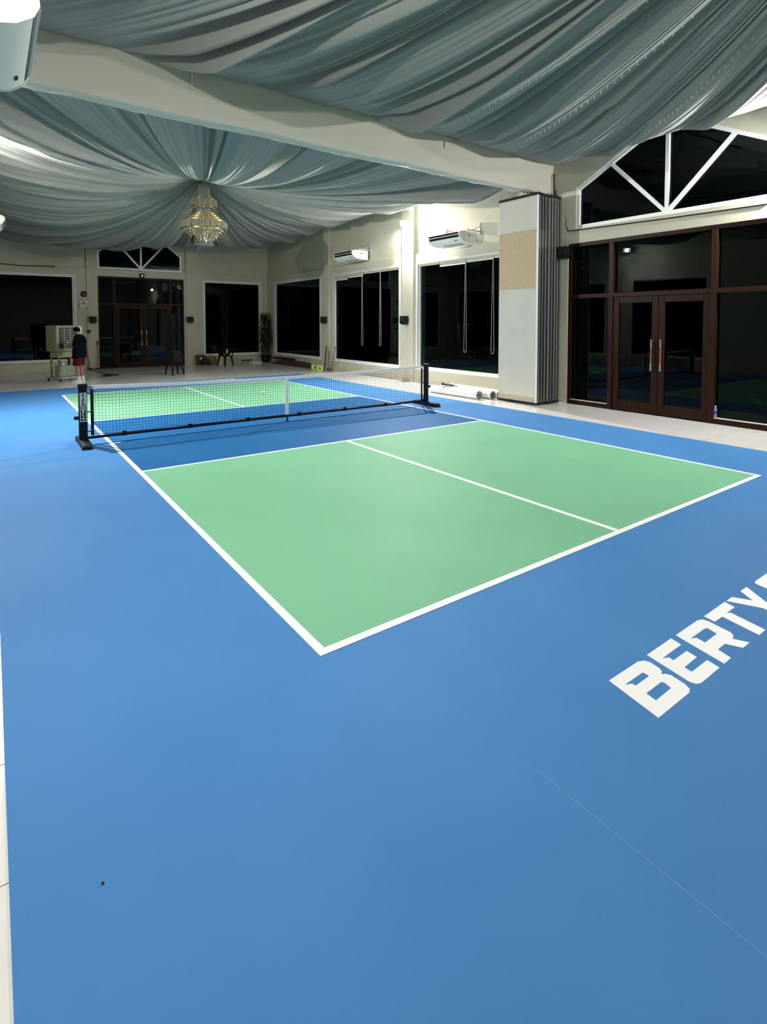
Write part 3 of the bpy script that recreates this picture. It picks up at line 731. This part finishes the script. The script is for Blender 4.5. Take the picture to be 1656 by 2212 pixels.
# emergency light
t = thing('emergency_light', 'twin-head emergency light box under the fire bell', 'emergency light', (1.56, YB, 2.52))
MB().box(-.14, .14, -.09, 0, -.12, .05).build('battery_box', M_CREAMPL, t, bevel=.008)
for s in (-1, 1):
    hd = MB().lathe([(.02, -.05), (.06, 0), (.065, .03), (.001, .035)], (0, 0, 0), 16).build('lamp_head', M_WHITE, t); hd.location = (s * .08, -.06, .12); hd.rotation_euler = (math.pi / 2 - .3, 0, s * .4)
MB().box(.09, .13, -.094, -.09, -.10, -.05).build('test_switch', M_BLACK, t)
t = thing('socket_box', 'small black socket box on the wall behind the person', 'socket box', (1.72, YB - .04, 1.50))
MB().box(-.06, .06, -.05, 0, -.06, .06).build('body', M_BLACK, t, bevel=.006); MB().cyl((.0, -.03, -.06), (.02, -.03, -.35), .008, n=6).build('cord', mat('beige_cord', (.4, .36, .27), .6), t)
t = thing('door_sensor', 'black sensor lamp box above the far doors', 'sensor', (3.72, YB - .0, 3.78))
MB().box(-.09, .09, -.09, 0, -.07, .08).build('housing', M_BLACK, t, bevel=.008)
MB().lathe([(.03, 0), (.028, .01), (.001, .012)], (0, 0, 0), 12).build('lens', mat('lens_white', (.9, .9, .9), .2, emit=((1, 1, 1), 1.2)), t).rotation_euler = (math.pi / 2, 0, 0)
[setattr(o, 'location', (0, -.09, .0)) for o in t.children if o.name.startswith('lens')]
# wall lamp on the window-side corner: outlet
MB().box(XR - .02, XR, 14.86, 14.94, .20, .32).build('wall_socket', M_WHITE, label='small white socket low on the right wall past the net', cat='socket')

# ------------------------------------------------------------------ roller blinds
def blind(ua, ub, vtop, vbot, chain_u, chain_v, label):
    X = XR + .004
    a, b = onx(ub, vbot, X).y, onx(ua, vbot, X).y
    zb = (onx(ua, vbot, X).z + onx(ub, vbot, X).z) / 2; zt = 3.632
    t = thing('roller_blind', label, 'blind', (X, (a + b) / 2, zt), 0, 'roller blinds')
    h = (b - a) / 2 - .012
    MB().box(-.014, .014, -h, h, -.075, .0).build('cassette', M_BLIND, t, bevel=.004)
    MB().box(-.004, .004, -h + .01, h - .01, zb - zt, -.07).build('blind_fabric', M_BLIND, t)
    MB().box(-.01, .01, -h + .01, h - .01, zb - zt - .028, zb - zt).build('bottom_bar', M_WHITE, t)
    if chain_u:
        p = onx(chain_u, chain_v, X - .03); yc = p.y - t.location.y; z0 = p.z - zt
        wv = .05; pts = [(-.03, yc - .012, -.05)] + [(-.03, yc - .012 - (wv - .012) * k / 8, -.05 + (z0 + .06 + .05) * k / 8) for k in range(1, 9)]
        pts += [(-.03, yc - wv * math.cos(q), z0 + .06 - .06 * math.sin(q)) for q in [math.pi * j / 8 for j in range(1, 8)]]
        pts += [(-.03, yc + wv - (wv - .012) * k / 8, z0 + .06 + (-.05 - z0 - .06) * k / 8) for k in range(9)]
        MB().tube(pts, .0028, 6).build('pull_chain', M_WHITE, t)
    return t
blind(719, 751, 0, 604, 0, 0, 'beige roller blind lowered most, at the far end of the middle window')
blind(751, 784, 0, 597, 782, 746, 'beige roller blind second from the far end of the middle window')
blind(784, 822, 0, 588, 821, 747, 'beige roller blind third from the far end of the middle window')
blind(822, 860, 0, 583, 0, 0, 'beige roller blind at the near end of the middle window')
blind(905, 949, 0, 571, 0, 0, 'beige roller blind at the far end of the window beside the partition')
blind(949, 1006, 0, 571, 1004, 761, 'beige roller blind lowered a little, second in the window beside the partition')
blind(1006, 1067, 0, 561, 1063, 764, 'beige roller blind third in the window beside the partition')
blind(1067, 1100, 0, 553, 0, 0, 'beige roller blind half hidden behind the folded partition')

# ------------------------------------------------------------------ rolls of vinyl on the floor
def roll(p0, p1, r, label):
    p0, p1 = Vector(p0), Vector(p1); d = (p1 - p0); L = d.length
    t = thing('vinyl_roll', label, 'roll', p0, math.atan2(d.y, d.x), 'white vinyl rolls')
    n = 28
    V = []; F = []
    def ring(x, rr): return [(x, rr * math.cos(2 * math.pi * k / n), r + rr * math.sin(2 * math.pi * k / n)) for k in range(n)]
    m = MB()
    rings = [ring(0, r), ring(L, r)]
    m.add([p for q in rings for p in q], [(k, (k + 1) % n, n + (k + 1) % n, n + k) for k in range(n)])
    m.build('wrap', M_VINYL, t)
    for x, s in ((0, 1), (L, -1)):
        m = MB(); rr = [r, r * .86, r * .84, r * .60, r * .57, r * .30, r * .28]; xx = [0, .0, .012, .004, .014, .006, .10]
        rings = [ring(x + s * xx[k], rr[k]) for k in range(len(rr))]
        m.add([p for q in rings for p in q], [(i * n + k, i * n + (k + 1) % n, (i + 1) * n + (k + 1) % n, (i + 1) * n + k) for i in range(len(rr) - 1) for k in range(n)] + [tuple(range((len(rr) - 1) * n, len(rr) * n))])
        m.build('roll_end', M_ROLLGREY, t)
    return t
roll((8.07, 6.62, 0), (8.05, 8.35, 0), .105, 'white vinyl roll lying nearest the blue mat, tool on top')
roll((8.36, 6.45, 0), (8.40, 8.30, 0), .10, 'white vinyl roll lying in the middle, end hidden by the partition')
roll((8.66, 6.50, 0), (8.72, 8.30, 0), .10, 'white vinyl roll lying against the wall under the window')
# caulking gun style tool
t = thing('hand_tool', 'dark hand tool lying on the front white vinyl roll', 'tool', (8.06, 7.72, .222), math.radians(105))
MB().tube([(-.16, 0, .03), (.05, 0, .03), (.12, 0, .045)], [.028, .032, .03], 10).build('barrel', mat('tool_dark_grey', (.05, .045, .04), .5), t)
MB().tube([(.12, 0, .045), (.16, 0, .06), (.17, 0, .01)], [.03, .034, .02], 8).build('grip', M_BLACK, t)
MB().tube([(-.16, 0, .03), (-.30, .02, .012)], [.016, .010], 8).build('nozzle', M_BLACK, t)
MB().tube([(.02, .03, .02), (-.12, .06, .008), (-.2, .05, .006)], .010, 6).build('trigger_rod', M_BLACK, t)

# ------------------------------------------------------------------ bottle on the door ledge
p = onx(1540, 908, 9.30)
t = thing('water_bottle', 'small clear water bottle with blue label on the door ledge', 'bottle', (9.303, p.y - .03, .113))
M_PET = mat('clear_pet', (.75, .8, .82), .12, trans=.7)
MB().lathe([(.028, 0), (.032, .01), (.032, .13), (.026, .16), (.013, .185), (.013, .20)], (0, 0, 0), 18).build('bottle_body', M_PET, t)
MB().lathe([(.0328, .06), (.0328, .125)], (0, 0, 0), 18, closed=False).build('bottle_label', mat('label_blue', (.02, .06, .30), .4), t)
MB().lathe([(.016, .195), (.016, .215), (.001, .216)], (0, 0, 0), 14).build('cap', M_WHITE, t)

# ------------------------------------------------------------------ ball on the far green area
p = onz(568, 852)
MB().lathe([(0.042 * math.sin(math.pi * k / 12) + 1e-4, .0485 - .042 * math.cos(math.pi * k / 12)) for k in range(13)], (p.x, p.y, 0), 18).build('pickleball', mat('ball_yellow', (.75, .78, .45), .5), label='pale yellow ball on the far green area', cat='ball')
p = onz(222, 1911)
MB().lathe([(.003, 0), (.0055, .002), (.004, .004)], (p.x, p.y, .0041), 7).build('dirt_speck', M_RUBBER, label='tiny black speck on the blue mat at lower left', cat='speck')

# ------------------------------------------------------------------ plastic chairs
def chair(loc, rz, label):
    t = thing('plastic_chair', label, 'chair', loc, rz, 'black plastic chairs')
    # local +y is the front
    MB().prism([(-.20, -.20), (.20, -.20), (.225, .2), (-.225, .2)], 'z', .40, .425).build('seat', M_BLACK, t, bevel=.012)
    for sx in (-1, 1):
        MB().tube([(sx * .18, .17, .41), (sx * .235, .23, 0)], [.042, .028], 8).build('leg', M_BLACK, t)
        MB().tube([(sx * .165, -.165, .41), (sx * .215, -.26, 0)], [.042, .028], 8).build('leg', M_BLACK, t)
        MB().tube([(sx * .235, .19, .41), (sx * .265, .16, .58), (sx * .26, .0, .62), (sx * .24, -.18, .63), (sx * .205, -.24, .62)], [.022, .028, .03, .028, .024], 8).build('armrest', M_BLACK, t)
    # curved back with a crest
    m = MB(); nx = 12; rows = [(.42, .17, -.19), (.55, .20, -.225), (.68, .215, -.255), (.76, .20, -.275), (.80, .14, -.285)]
    V = []; 
    for (z, hw, y) in rows:
        for k in range(nx + 1):
            q = k / nx * 2 - 1; V.append((q * hw, y - .05 * (1 - q * q), z - .03 * q * q * (z > .7)))
    n = nx + 1; F = [(i * n + k, i * n + k + 1, (i + 1) * n + k + 1, (i + 1) * n + k) for i in range(len(rows) - 1) for k in range(nx)]
    o = m.add(V, F).build('backrest', M_BLACK, t)
    sm = o.modifiers.new('thick', 'SOLIDIFY'); sm.thickness = .018
    return t
chair((3.85, 17.35, 0), math.radians(12), 'black plastic armchair facing the far doors')
chair((6.78, 20.42, 0), math.radians(200), 'black plastic armchair in front of the far right window')
t = thing('plastic_bag', 'crumpled dark bag with white patch on the far right chair', 'bag', (6.80, 20.40, .426))
m = MB(); rr = [.13, .16, .14, .10, .05]; zz = [0, .08, .18, .28, .34]
m.loft([[(r_ * (1 + .18 * math.sin(3 * a + z * 20)) * math.cos(a), r_ * .8 * (1 + .15 * math.cos(4 * a + z * 9)) * math.sin(a), z) for a in [2 * math.pi * k / 16 for k in range(16)]] for r_, z in zip(rr, zz)]).build('sack', M_BLACK, t)
MB().prism([(-.03, .10), (.02, .10), (.035, .27), (-.01, .28)], 'y', -.155, -.145).build('white_patch', M_WHITE, t)
p = MB().lathe([(.001, 0), (.035, .01), (.04, .04), (.02, .07), (.001, .075)], (-.12, -.13, 0), 10).build('tag', M_CREAMPL, t)

# ------------------------------------------------------------------ boxes and bits along the far wall
def carton(loc, rz, sx, sy, sz, m, name, label, cat='box'):
    t = thing(name, label, cat, loc, rz)
    MB().box(-sx / 2, sx / 2, -sy / 2, sy / 2, 0, sz).build('box_body', m, t, bevel=.006)
    MB().box(-sx / 2 - .004, sx / 2 + .004, -sy / 2 - .004, sy / 2 + .004, sz * .86, sz + .008).build('lid', m, t, bevel=.004)
    return t
c = carton((6.02, 21.38, 0), 0, .34, .2, .42, mat('box_brown', (.06, .028, .02), .6), 'storage_box', 'dark brown box right of the far doors')
MB().box(-.04, .02, -.108, -.102, .22, .33).build('white_label', M_WHITE, c)
carton((6.14, 21.08, 0), 0, .30, .2, .24, M_BLACK, 'tool_case', 'low black case in front of the brown box', 'case')
t = thing('wicker_basket', 'round brown wicker basket under the far right window', 'basket', (6.50, 21.36, 0))
MB().lathe([(.15, 0), (.20, .12), (.19, .30), (.165, .31), (.17, .14), (.12, .02)], (0, 0, 0), 20).build('basket_body', wood_mat('wicker', (.25, .14, .06), (.42, .27, .13)), t)
MB().lathe([(.195, .29), (.205, .31), (.195, .33), (.18, .31), (.195, .29)], (0, 0, 0), 20, closed=False).build('rim', wood_mat('wicker', (.25, .14, .06), (.42, .27, .13)), t)
t = thing('cardboard_sheet', 'white folded board lying on the floor left of the corner plant', 'board', (8.42, 20.92, 0), .1)
MB().box(-.22, .22, -.10, .10, 0, .05).build('sheet', M_WHITE, t)
t = thing('tool_heap', 'small heap of grey tools left of the white board', 'tools', (7.95, 21.1, 0), 0)
MB().box(-.14, .06, -.08, .08, 0, .09).build('grey_case', mat('tool_grey', (.3, .3, .29), .5), t, bevel=.01)
MB().cyl((-.2, -.08, .13), (.36, .04, .14), .025, n=8).build('dark_tube', M_BLACK, t)
MB().lathe([(.05, 0), (.06, .06), (.03, .1)], (.14, -.05, 0), 12).build('jar', M_STEEL, t)
# low plank pile
M_PLANK = wood_mat('old_plank', (.05, .032, .018), (.12, .08, .05))
for k in range(5):
    yy0, yy1 = (16.55 + .15 * k, 20.5 - .3 * k); x = 9.03 - .05 * (k % 2); z = .045 * k
    t = MB().box(x - .11, x + .09, yy0, yy1, z, z + .043).build('wooden_plank', M_PLANK, label='dark weathered plank in the pile under the corner window', cat='plank', group='plank pile', bevel=.004)
    t['label'] = ['lowest dark plank of the pile under the corner window', 'second dark plank from the floor in the corner pile', 'middle dark plank of the pile under the corner window', 'second plank from the top of the corner pile', 'topmost dark plank of the pile under the corner window'][k]
MB().box(8.92, 9.20, 18.6, 20.4, .2255, .30).build('dark_board', M_BLACK, label='short dark board lying on top of the plank pile', cat='board', bevel=.01)
# yellow-green balls of tape
M_LIME = mat('lime_plastic', (.50, .66, .16), .45)
def lime(loc, rz, label):
    t = thing('lime_roll', label, 'tape roll', loc, rz, 'lime rolls by the planks')
    n = 20
    m = MB().lathe([(.05, -.05), (.12, -.05), (.125, 0), (.12, .05), (.05, .05), (.05, -.05)], (0, 0, 0), n, closed=False); o = m.build('tape', M_LIME, t); o.rotation_euler = (math.pi / 2, 0, 0); o.location = (0, 0, .125)
    o = MB().lathe([(.045, -.045), (.05, -.045), (.05, .045), (.045, .045)], (0, 0, 0), n, closed=False).build('core', M_BLACK, t); o.rotation_euler = (math.pi / 2, 0, 0); o.location = (0, 0, .125)
lime((8.62, 15.86, 0), .5, 'lime green roll standing nearer the plank pile')
lime((8.66, 15.42, 0), -1.0, 'lime green roll standing nearer the middle window')
# poles leaning in the recess
t = thing('black_pole', 'thin black pole leaning beside the lime rolls', 'pole', (9.0, 15.72, 0))
MB().cyl((0, 0, 0), (.1, .02, .95), .022, n=8).build('shaft', M_BLACK, t); MB().lathe([(.04, 0), (.03, .03)], (0, 0, 0), 8).build('foot', M_RUBBER, t)
for k, (dy, top, lb) in enumerate(((15.62, (9.19, 15.66, .75), 'straight brown stick leaning on the wall by the middle window'), (15.40, (9.20, 15.20, .95), 'slanted brown stick leaning by the middle window'))):
    t = thing('broom_stick', lb, 'stick', (9.10, dy, 0), 0, 'sticks by the window')
    MB().cyl((0, 0, .05), (top[0] - 9.10, top[1] - dy, top[2]), .016, n=8).build('stick', wood_mat('stick_wood', (.16, .10, .05), (.26, .17, .09)), t)
    MB().lathe([(.07, 0), (.05, .06), (.015, .12)], (0, 0, 0), 10).build('brush', mat('brush_brown', (.12, .07, .035), .9), t)
# mop poles beside the far doors
for k, (bx, tx, tz, lb) in enumerate(((1.74, 1.60, 1.02, 'thin brown pole leaning left beside the far doors'), (2.00, 2.03, 1.12, 'thin brown pole with black tip leaning right beside the far doors'))):
    t = thing('mop_pole', lb, 'pole', (bx, YB - .12, 0), 0, 'poles by the far doors')
    MB().cyl((0, 0, .03), (tx - bx, .08, tz), .014, n=8).build('shaft', wood_mat('stick_wood', (.16, .10, .05), (.26, .17, .09)), t)
    if k: MB().cyl((tx - bx - .012, .075, tz - .16), (tx - bx, .08, tz), .024, n=8).build('grip', M_BLACK, t)
    MB().box(-.09, .09, -.04, .04, 0, .05).build('mop_head', M_BLACK, t)
t = MB().tube([(1.62, 18.1, .01), (1.80, 18.0, .01), (2.1, 18.15, .01), (2.25, 18.45, .01), (2.0, 18.6, .01), (1.75, 18.5, .01), (1.7, 18.25, .012), (1.9, 18.15, .03), (2.1, 18.4, .03), (1.9, 18.7, .02), (1.8, 20.2, .01), (1.75, 21.3, .01)], .012, 6).build('extension_cable', M_BLACK, label='dark cord coiled on the floor behind the net', cat='cable')

# ------------------------------------------------------------------ corner plant
t = thing('potted_plant', 'tall dark leafy potted plant in the far right corner', 'plant', (8.98, 21.18, 0))
MB().lathe([(.17, 0), (.24, .30), (.25, .34), (.22, .34), (.20, .28)], (0, 0, 0), 20).build('pot', M_BLACK, t)
M_LEAF = mat('dark_leaf', (.018, .035, .015), .45)
rs = random.Random(5)
for k in range(7):
    a = rs.uniform(0, 6.28); q = rs.uniform(.05, .13); h = rs.uniform(1.4, 2.1)
    st = MB().tube([(q * .5 * math.cos(a), q * .5 * math.sin(a), .28), (q * math.cos(a), q * math.sin(a), h * .5), (q * 1.2 * math.cos(a), q * 1.2 * math.sin(a), h)], [.018, .014, .01], 6).build('stem', mat('stem_brown', (.05, .035, .02), .7), t)
m = MB()
for k in range(260):
    a = rs.uniform(0, 6.28); r0 = rs.uniform(.02, .14); z = rs.choice([rs.uniform(.9, 2.2), rs.uniform(1.2, 2.3), rs.uniform(.5, 1.2)]); L = rs.uniform(.28, .5); up = rs.uniform(.1, .9)
    ca, sa = math.cos(a), math.sin(a); wd = rs.uniform(.018, .03)
    pts = []
    for s in range(5):
        f = s / 4; rr = r0 + L * f * (1 - .25 * f); zz = z + L * (up * f - (.6 + up) * f * f); ww = wd * math.sin(math.pi * (.12 + .88 * f)) * 1.2
        px, py = min(rr * ca, .24), min(rr * sa, .36)
        pts += [(px - sa * ww, py + ca * ww, zz), (px + sa * ww, py - ca * ww, zz)]
    m.add(pts, [(2 * s, 2 * s + 1, 2 * s + 3, 2 * s + 2) for s in range(4)])
m.build('foliage', M_LEAF, t, kind='stuff')
# plants outside the glass
def outside_plant(loc, label, n, seed, hgt, green):
    rs = random.Random(seed)
    t = thing('garden_plant', label, 'plant', loc, 0, 'plants outside the glass')
    for k in range(n):
        a = rs.uniform(0, 6.28); L = rs.uniform(.45, .9) * hgt; ca, sa = math.cos(a), math.sin(a); wd = L * .16; m = MB(); pts = []
        for s in range(7):
            f = s / 6; rr = .05 + L * .7 * f; zz = L * (1.35 * f - .75 * f * f); ww = wd * math.sin(math.pi * min(1, .04 + .96 * f)) ** .8
            pts += [(rr * ca - sa * ww, rr * sa + ca * ww, zz + .02), (rr * ca, rr * sa, zz), (rr * ca + sa * ww, rr * sa - ca * ww, zz + .02)]
        fs = []
        for s in range(6): fs += [(3 * s, 3 * s + 1, 3 * s + 4, 3 * s + 3), (3 * s + 1, 3 * s + 2, 3 * s + 5, 3 * s + 4)]
        m.add(pts, fs).build('leaf', green, t)
M_BROAD = mat('broad_leaf', (.07, .19, .07), .4)
outside_plant((10.35, 1.25, -.02), 'broad green leaves outside the right pane of the timber doors', 14, 3, 1.0, M_BROAD)
outside_plant((10.4, 12.2, -.02), 'dim leafy plant outside the middle window', 12, 9, 1.1, mat('dim_leaf', (.03, .07, .03), .5))

# ------------------------------------------------------------------ evaporative cooler
t = thing('evaporative_cooler', 'cream evaporative air cooler on a wheeled stand beside the person', 'air cooler', (.50, 17.55, 0), math.radians(24))
M_COOL = mat('cooler_cream', (.36, .35, .21), .5, noise=(3, (.30, .29, .17), .4, .7))
M_COOLD = mat('cooler_dark_cream', (.25, .24, .15), .55)
MB().box(-.42, .42, -.30, .30, .94, 1.76).build('cabinet', M_COOL, t, bevel=.02)
MB().box(-.33, .25, -.306, -.298, 1.03, 1.69).build('outlet_recess', M_BLACK, t)
for k in range(12): MB().bar((-.32, -.318, 1.06 + k * .053), (.24, -.318, 1.06 + k * .053), .03, .010).build('louver', M_ALU, t)
for k in range(3): MB().box(-.18 + k * .19, -.175 + k * .19, -.312, -.306, 1.04, 1.68).build('vane', M_ALU, t)
cp = MB().box(.28, .40, -.308, -.299, 1.28, 1.72).build('control_panel', M_CREAMPL, t)
MB().box(.30, .38, -.312, -.308, 1.58, 1.67).build('display', M_WHITE, cp); MB().box(.31, .37, -.312, -.308, 1.40, 1.43).build('switch', M_BLACK, cp)
for sx in (-1,):
    for k in range(6): MB().box(-.428, -.418, -.24 + k * .085, -.20 + k * .085, 1.0, 1.68).build('side_slat', M_COOLD, t)
MB().box(-.34, .34, -.24, .24, .74, .94).build('water_pan', M_COOL, t, bevel=.015)
for sx in (-1, 1):
    for sy in (-1, 1):
        MB().box(sx * .30 - .025, sx * .30 + .025, sy * .22 - .025, sy * .22 + .025, .10, .74).build('leg', M_COOLD, t)
    MB().box(sx * .34 - .03, sx * .34 + .03, -.36, .36, .08, .12).build('base_rail', M_ALU, t, bevel=.004)
    for sy in (-1, 1):
        cs = MB().lathe([(.002, -.015), (.04, -.015), (.04, .015), (.002, .015)], (0, 0, 0), 12).build('caster', M_RUBBER, t); cs.rotation_euler = (0, math.pi / 2, 0); cs.location = (sx * .34, sy * .33, .04)
MB().box(-.40, .40, -.30, -.25, .08, .12).box(-.40, .40, .25, .30, .08, .12).build('cross_rail', M_ALU, t, bevel=.004)
M_TANK = mat('tank_green_plastic', (.40, .50, .40), .3, trans=.3)
tk = thing('water_tank', 'pale green plastic water tank on the cooler stand', 'water tank', (.50, 17.55, .121), math.radians(24))
MB().box(-.25, .25, -.17, .17, 0, .36).build('tank_body', M_TANK, tk, bevel=.04)
for k in range(3): MB().box(-.17 + k * .15, -.12 + k * .15, -.178, -.168, .06, .26).build('rib', M_TANK, tk, bevel=.004)
MB().lathe([(.07, .36), (.07, .42), (.04, .45)], (-.08, 0, 0), 14).build('neck', mat('tank_cap', (.55, .75, .68), .4), tk)
MB().cyl((.12, 0, .36), (.12, 0, .60), .03, n=10).build('filler_pipe', M_BLACK, tk)

# ------------------------------------------------------------------ person
def person():
    ang = math.atan2(.50, -.866)
    t = thing('person', 'person in black tee and maroon shorts looking down at a phone', 'person', (.80, 16.58, 0), ang)
    M_SKIN = mat('skin', (.36, .20, .13), .55)
    V, E, R = [], [], []
    def vtx(p, r): V.append(p); R.append(r if isinstance(r, tuple) else (r, r)); return len(V) - 1
    def chain(start, pts):
        prev = start
        for p, r in pts:
            i = vtx(p, r)
            if prev is not None: E.append((prev, i))
            prev = i
        return prev
    pel = vtx((0, 0, .95), (.13, .11))
    chest = chain(pel, [((-.01, 0, 1.10), (.125, .10)), ((-.015, 0, 1.30), (.14, .105))])
    neckb = chain(chest, [((-.01, 0, 1.43), (.07, .07))])
    neck = chain(neckb, [((.025, 0, 1.49), (.052, .052))])
    jaw = chain(neck, [((.075, 0, 1.535), (.066, .066))])
    cran = chain(jaw, [((.085, 0, 1.61), (.088, .095)), ((.06, 0, 1.665), (.07, .07))])
    chain(jaw, [((.155, 0, 1.535), (.018, .018))])          # nose
    for s in (-1, 1):
        chain(jaw, [((.07, s * .092, 1.585), (.018, .018))])  # ears
        hip = chain(pel, [((0, s * .10, .88), (.085, .085)), ((.025, s * .105, .50), (.055, .055)), ((-.01, s * .11, .34), (.055, .05)), ((-.03, s * .115, .09), (.035, .035)), ((.03, s * .12, .045), (.035, .035)), ((.15, s * .13, .03), (.03, .03))])
        sh = chain(chest, [((-.01, s * .175, 1.385), (.055, .055)), ((.015, s * .235, 1.13), (.042, .042)), ((.15, s * .17, 1.10), (.036, .036)), ((.265, s * .085, 1.135), (.026, .026)), ((.305, s * .06, 1.155), (.03, .022))])
        for k in range(4):
            chain(sh, [((.345, s * (.055 - .012 * k), 1.175 - .016 * k + .02), .009), ((.365, s * (.035 - .012 * k), 1.185 - .016 * k + .02), .008)])
        chain(sh, [((.31, s * .03, 1.185), .010), ((.335, s * .02, 1.20), .009)])
    me = bpy.data.meshes.new('body'); me.from_pydata(V, E, [])
    o = bpy.data.objects.new('body', me); COL.objects.link(o)
    sk = o.modifiers.new('skin', 'SKIN'); sk.use_smooth_shade = True
    for i, d in enumerate(me.skin_vertices[0].data): d.radius = R[i]; d.use_root = (i == 0)
    sb = o.modifiers.new('sub', 'SUBSURF'); sb.levels = 1; sb.render_levels = 1
    bpy.context.view_layer.update()
    me2 = bpy.data.meshes.new_from_object(o.evaluated_get(bpy.context.evaluated_depsgraph_get()))
    bpy.data.objects.remove(o)
    b = bpy.data.objects.new('body', me2); COL.objects.link(b); b.parent = t
    me2.materials.clear(); me2.materials.append(M_SKIN); me2.shade_smooth()
    def ell(cx, cy, z, rx, ry, n=20, wob=0.0):
        return [(cx + rx * (1 + wob * math.sin(5 * a)) * math.cos(a), cy + ry * (1 + wob * math.cos(4 * a)) * math.sin(a), z) for a in [2 * math.pi * k / n for k in range(n)]]
    M_TEE = mat('black_cotton', (.004, .0045, .006), .9, spec=.1)
    M_SHORT = mat('maroon_shorts', (.09, .006, .011), .8, spec=.2)
    m = MB().loft([ell(0, 0, .77, .195, .245, wob=.01), ell(0, 0, .95, .19, .24, wob=.01), ell(-.01, 0, 1.12, .18, .235), ell(-.02, 0, 1.28, .178, .24), ell(-.02, 0, 1.37, .160, .225), ell(-.012, 0, 1.44, .12, .155), ell(.004, 0, 1.485, .078, .082)])
    shirt = m.build('shirt', M_TEE, t)
    for s in (-1, 1):
        d = []
        for f, r in ((0, .085), (.5, .085), (1, .09)):
            p = Vector((-.01, s * .17, 1.385)).lerp(Vector((.02, s * .245, 1.10)), f); d.append((p, r))
        MB().tube([p for p, r in d], [r for p, r in d], 14).build('sleeve', M_TEE, shirt)
        MB().loft([ell(.0, s * .10, .93, .13, .10), ell(.01, s * .108, .75, .13, .10, wob=.01), ell(.025, s * .112, .53, .125, .10, wob=.02)]).build('shorts_leg', M_SHORT, t)
        # shoe and sock
        sh = MB().loft([[(x * 1.0 + .045, s * .12 + y, z) for x, y in [(.15 * math.cos(a), (.05 if math.cos(a) > -.2 else .042) * math.sin(a)) for a in [2 * math.pi * k / 18 for k in range(18)]]] for z in (.0, .028)]).build('shoe_sole', M_WHITE, t)
        MB().loft([[(.045 + cx + rx * math.cos(a), s * .12 + ry * math.sin(a), z) for a in [2 * math.pi * k / 18 for k in range(18)]] for cx, rx, ry, z in ((0, .145, .048, .028), (-.01, .13, .045, .055), (-.06, .075, .042, .085), (-.075, .055, .042, .11))]).build('shoe_upper', mat('shoe_white', (.72, .71, .68), .6), sh)
        MB().tube([(-.03, s * .117, .09), (-.028, s * .115, .19)], [.046, .044], 14).build('sock', M_TAPE, t)
    m = MB()
    rings = []
    for f in range(7):
        q = f / 6 * math.pi * .62; rings.append(None)
    hv = []
    n = 20
    for i in range(8):
        th = i / 7 * 1.75
        hv.append([(.070 + (.108 * math.sin(th)) * math.cos(a) * (1 if math.cos(a) < 0 or th < 1.3 else .88), .102 * math.sin(th) * math.sin(a), 1.605 + .112 * math.cos(th) + (.03 if (math.cos(a) > .5 and th > 1.4) else 0)) for a in [2 * math.pi * k / n for k in range(n)]])
    MB().loft(hv).build('hair', mat('black_hair', (.004, .004, .004), .9, spec=.05), t)
    ph = thing('phone', 'dark phone held by the person', 'phone', (.80, 16.58, 0), ang)
    o = MB().box(-.005, .005, -.038, .038, -.075, .075).build('phone_body', M_BLACK, ph, bevel=.004); o.location = (.36, 0, 1.215); o.rotation_euler = (0, -.5, 0)
    o = MB().box(-.0065, -.0052, -.034, .034, -.068, .068).build('screen', mat('phone_screen', (.1, .12, .15), .1, emit=((.7, .8, 1), .6)), ph); o.location = (.36, 0, 1.215); o.rotation_euler = (0, -.5, 0)
person()
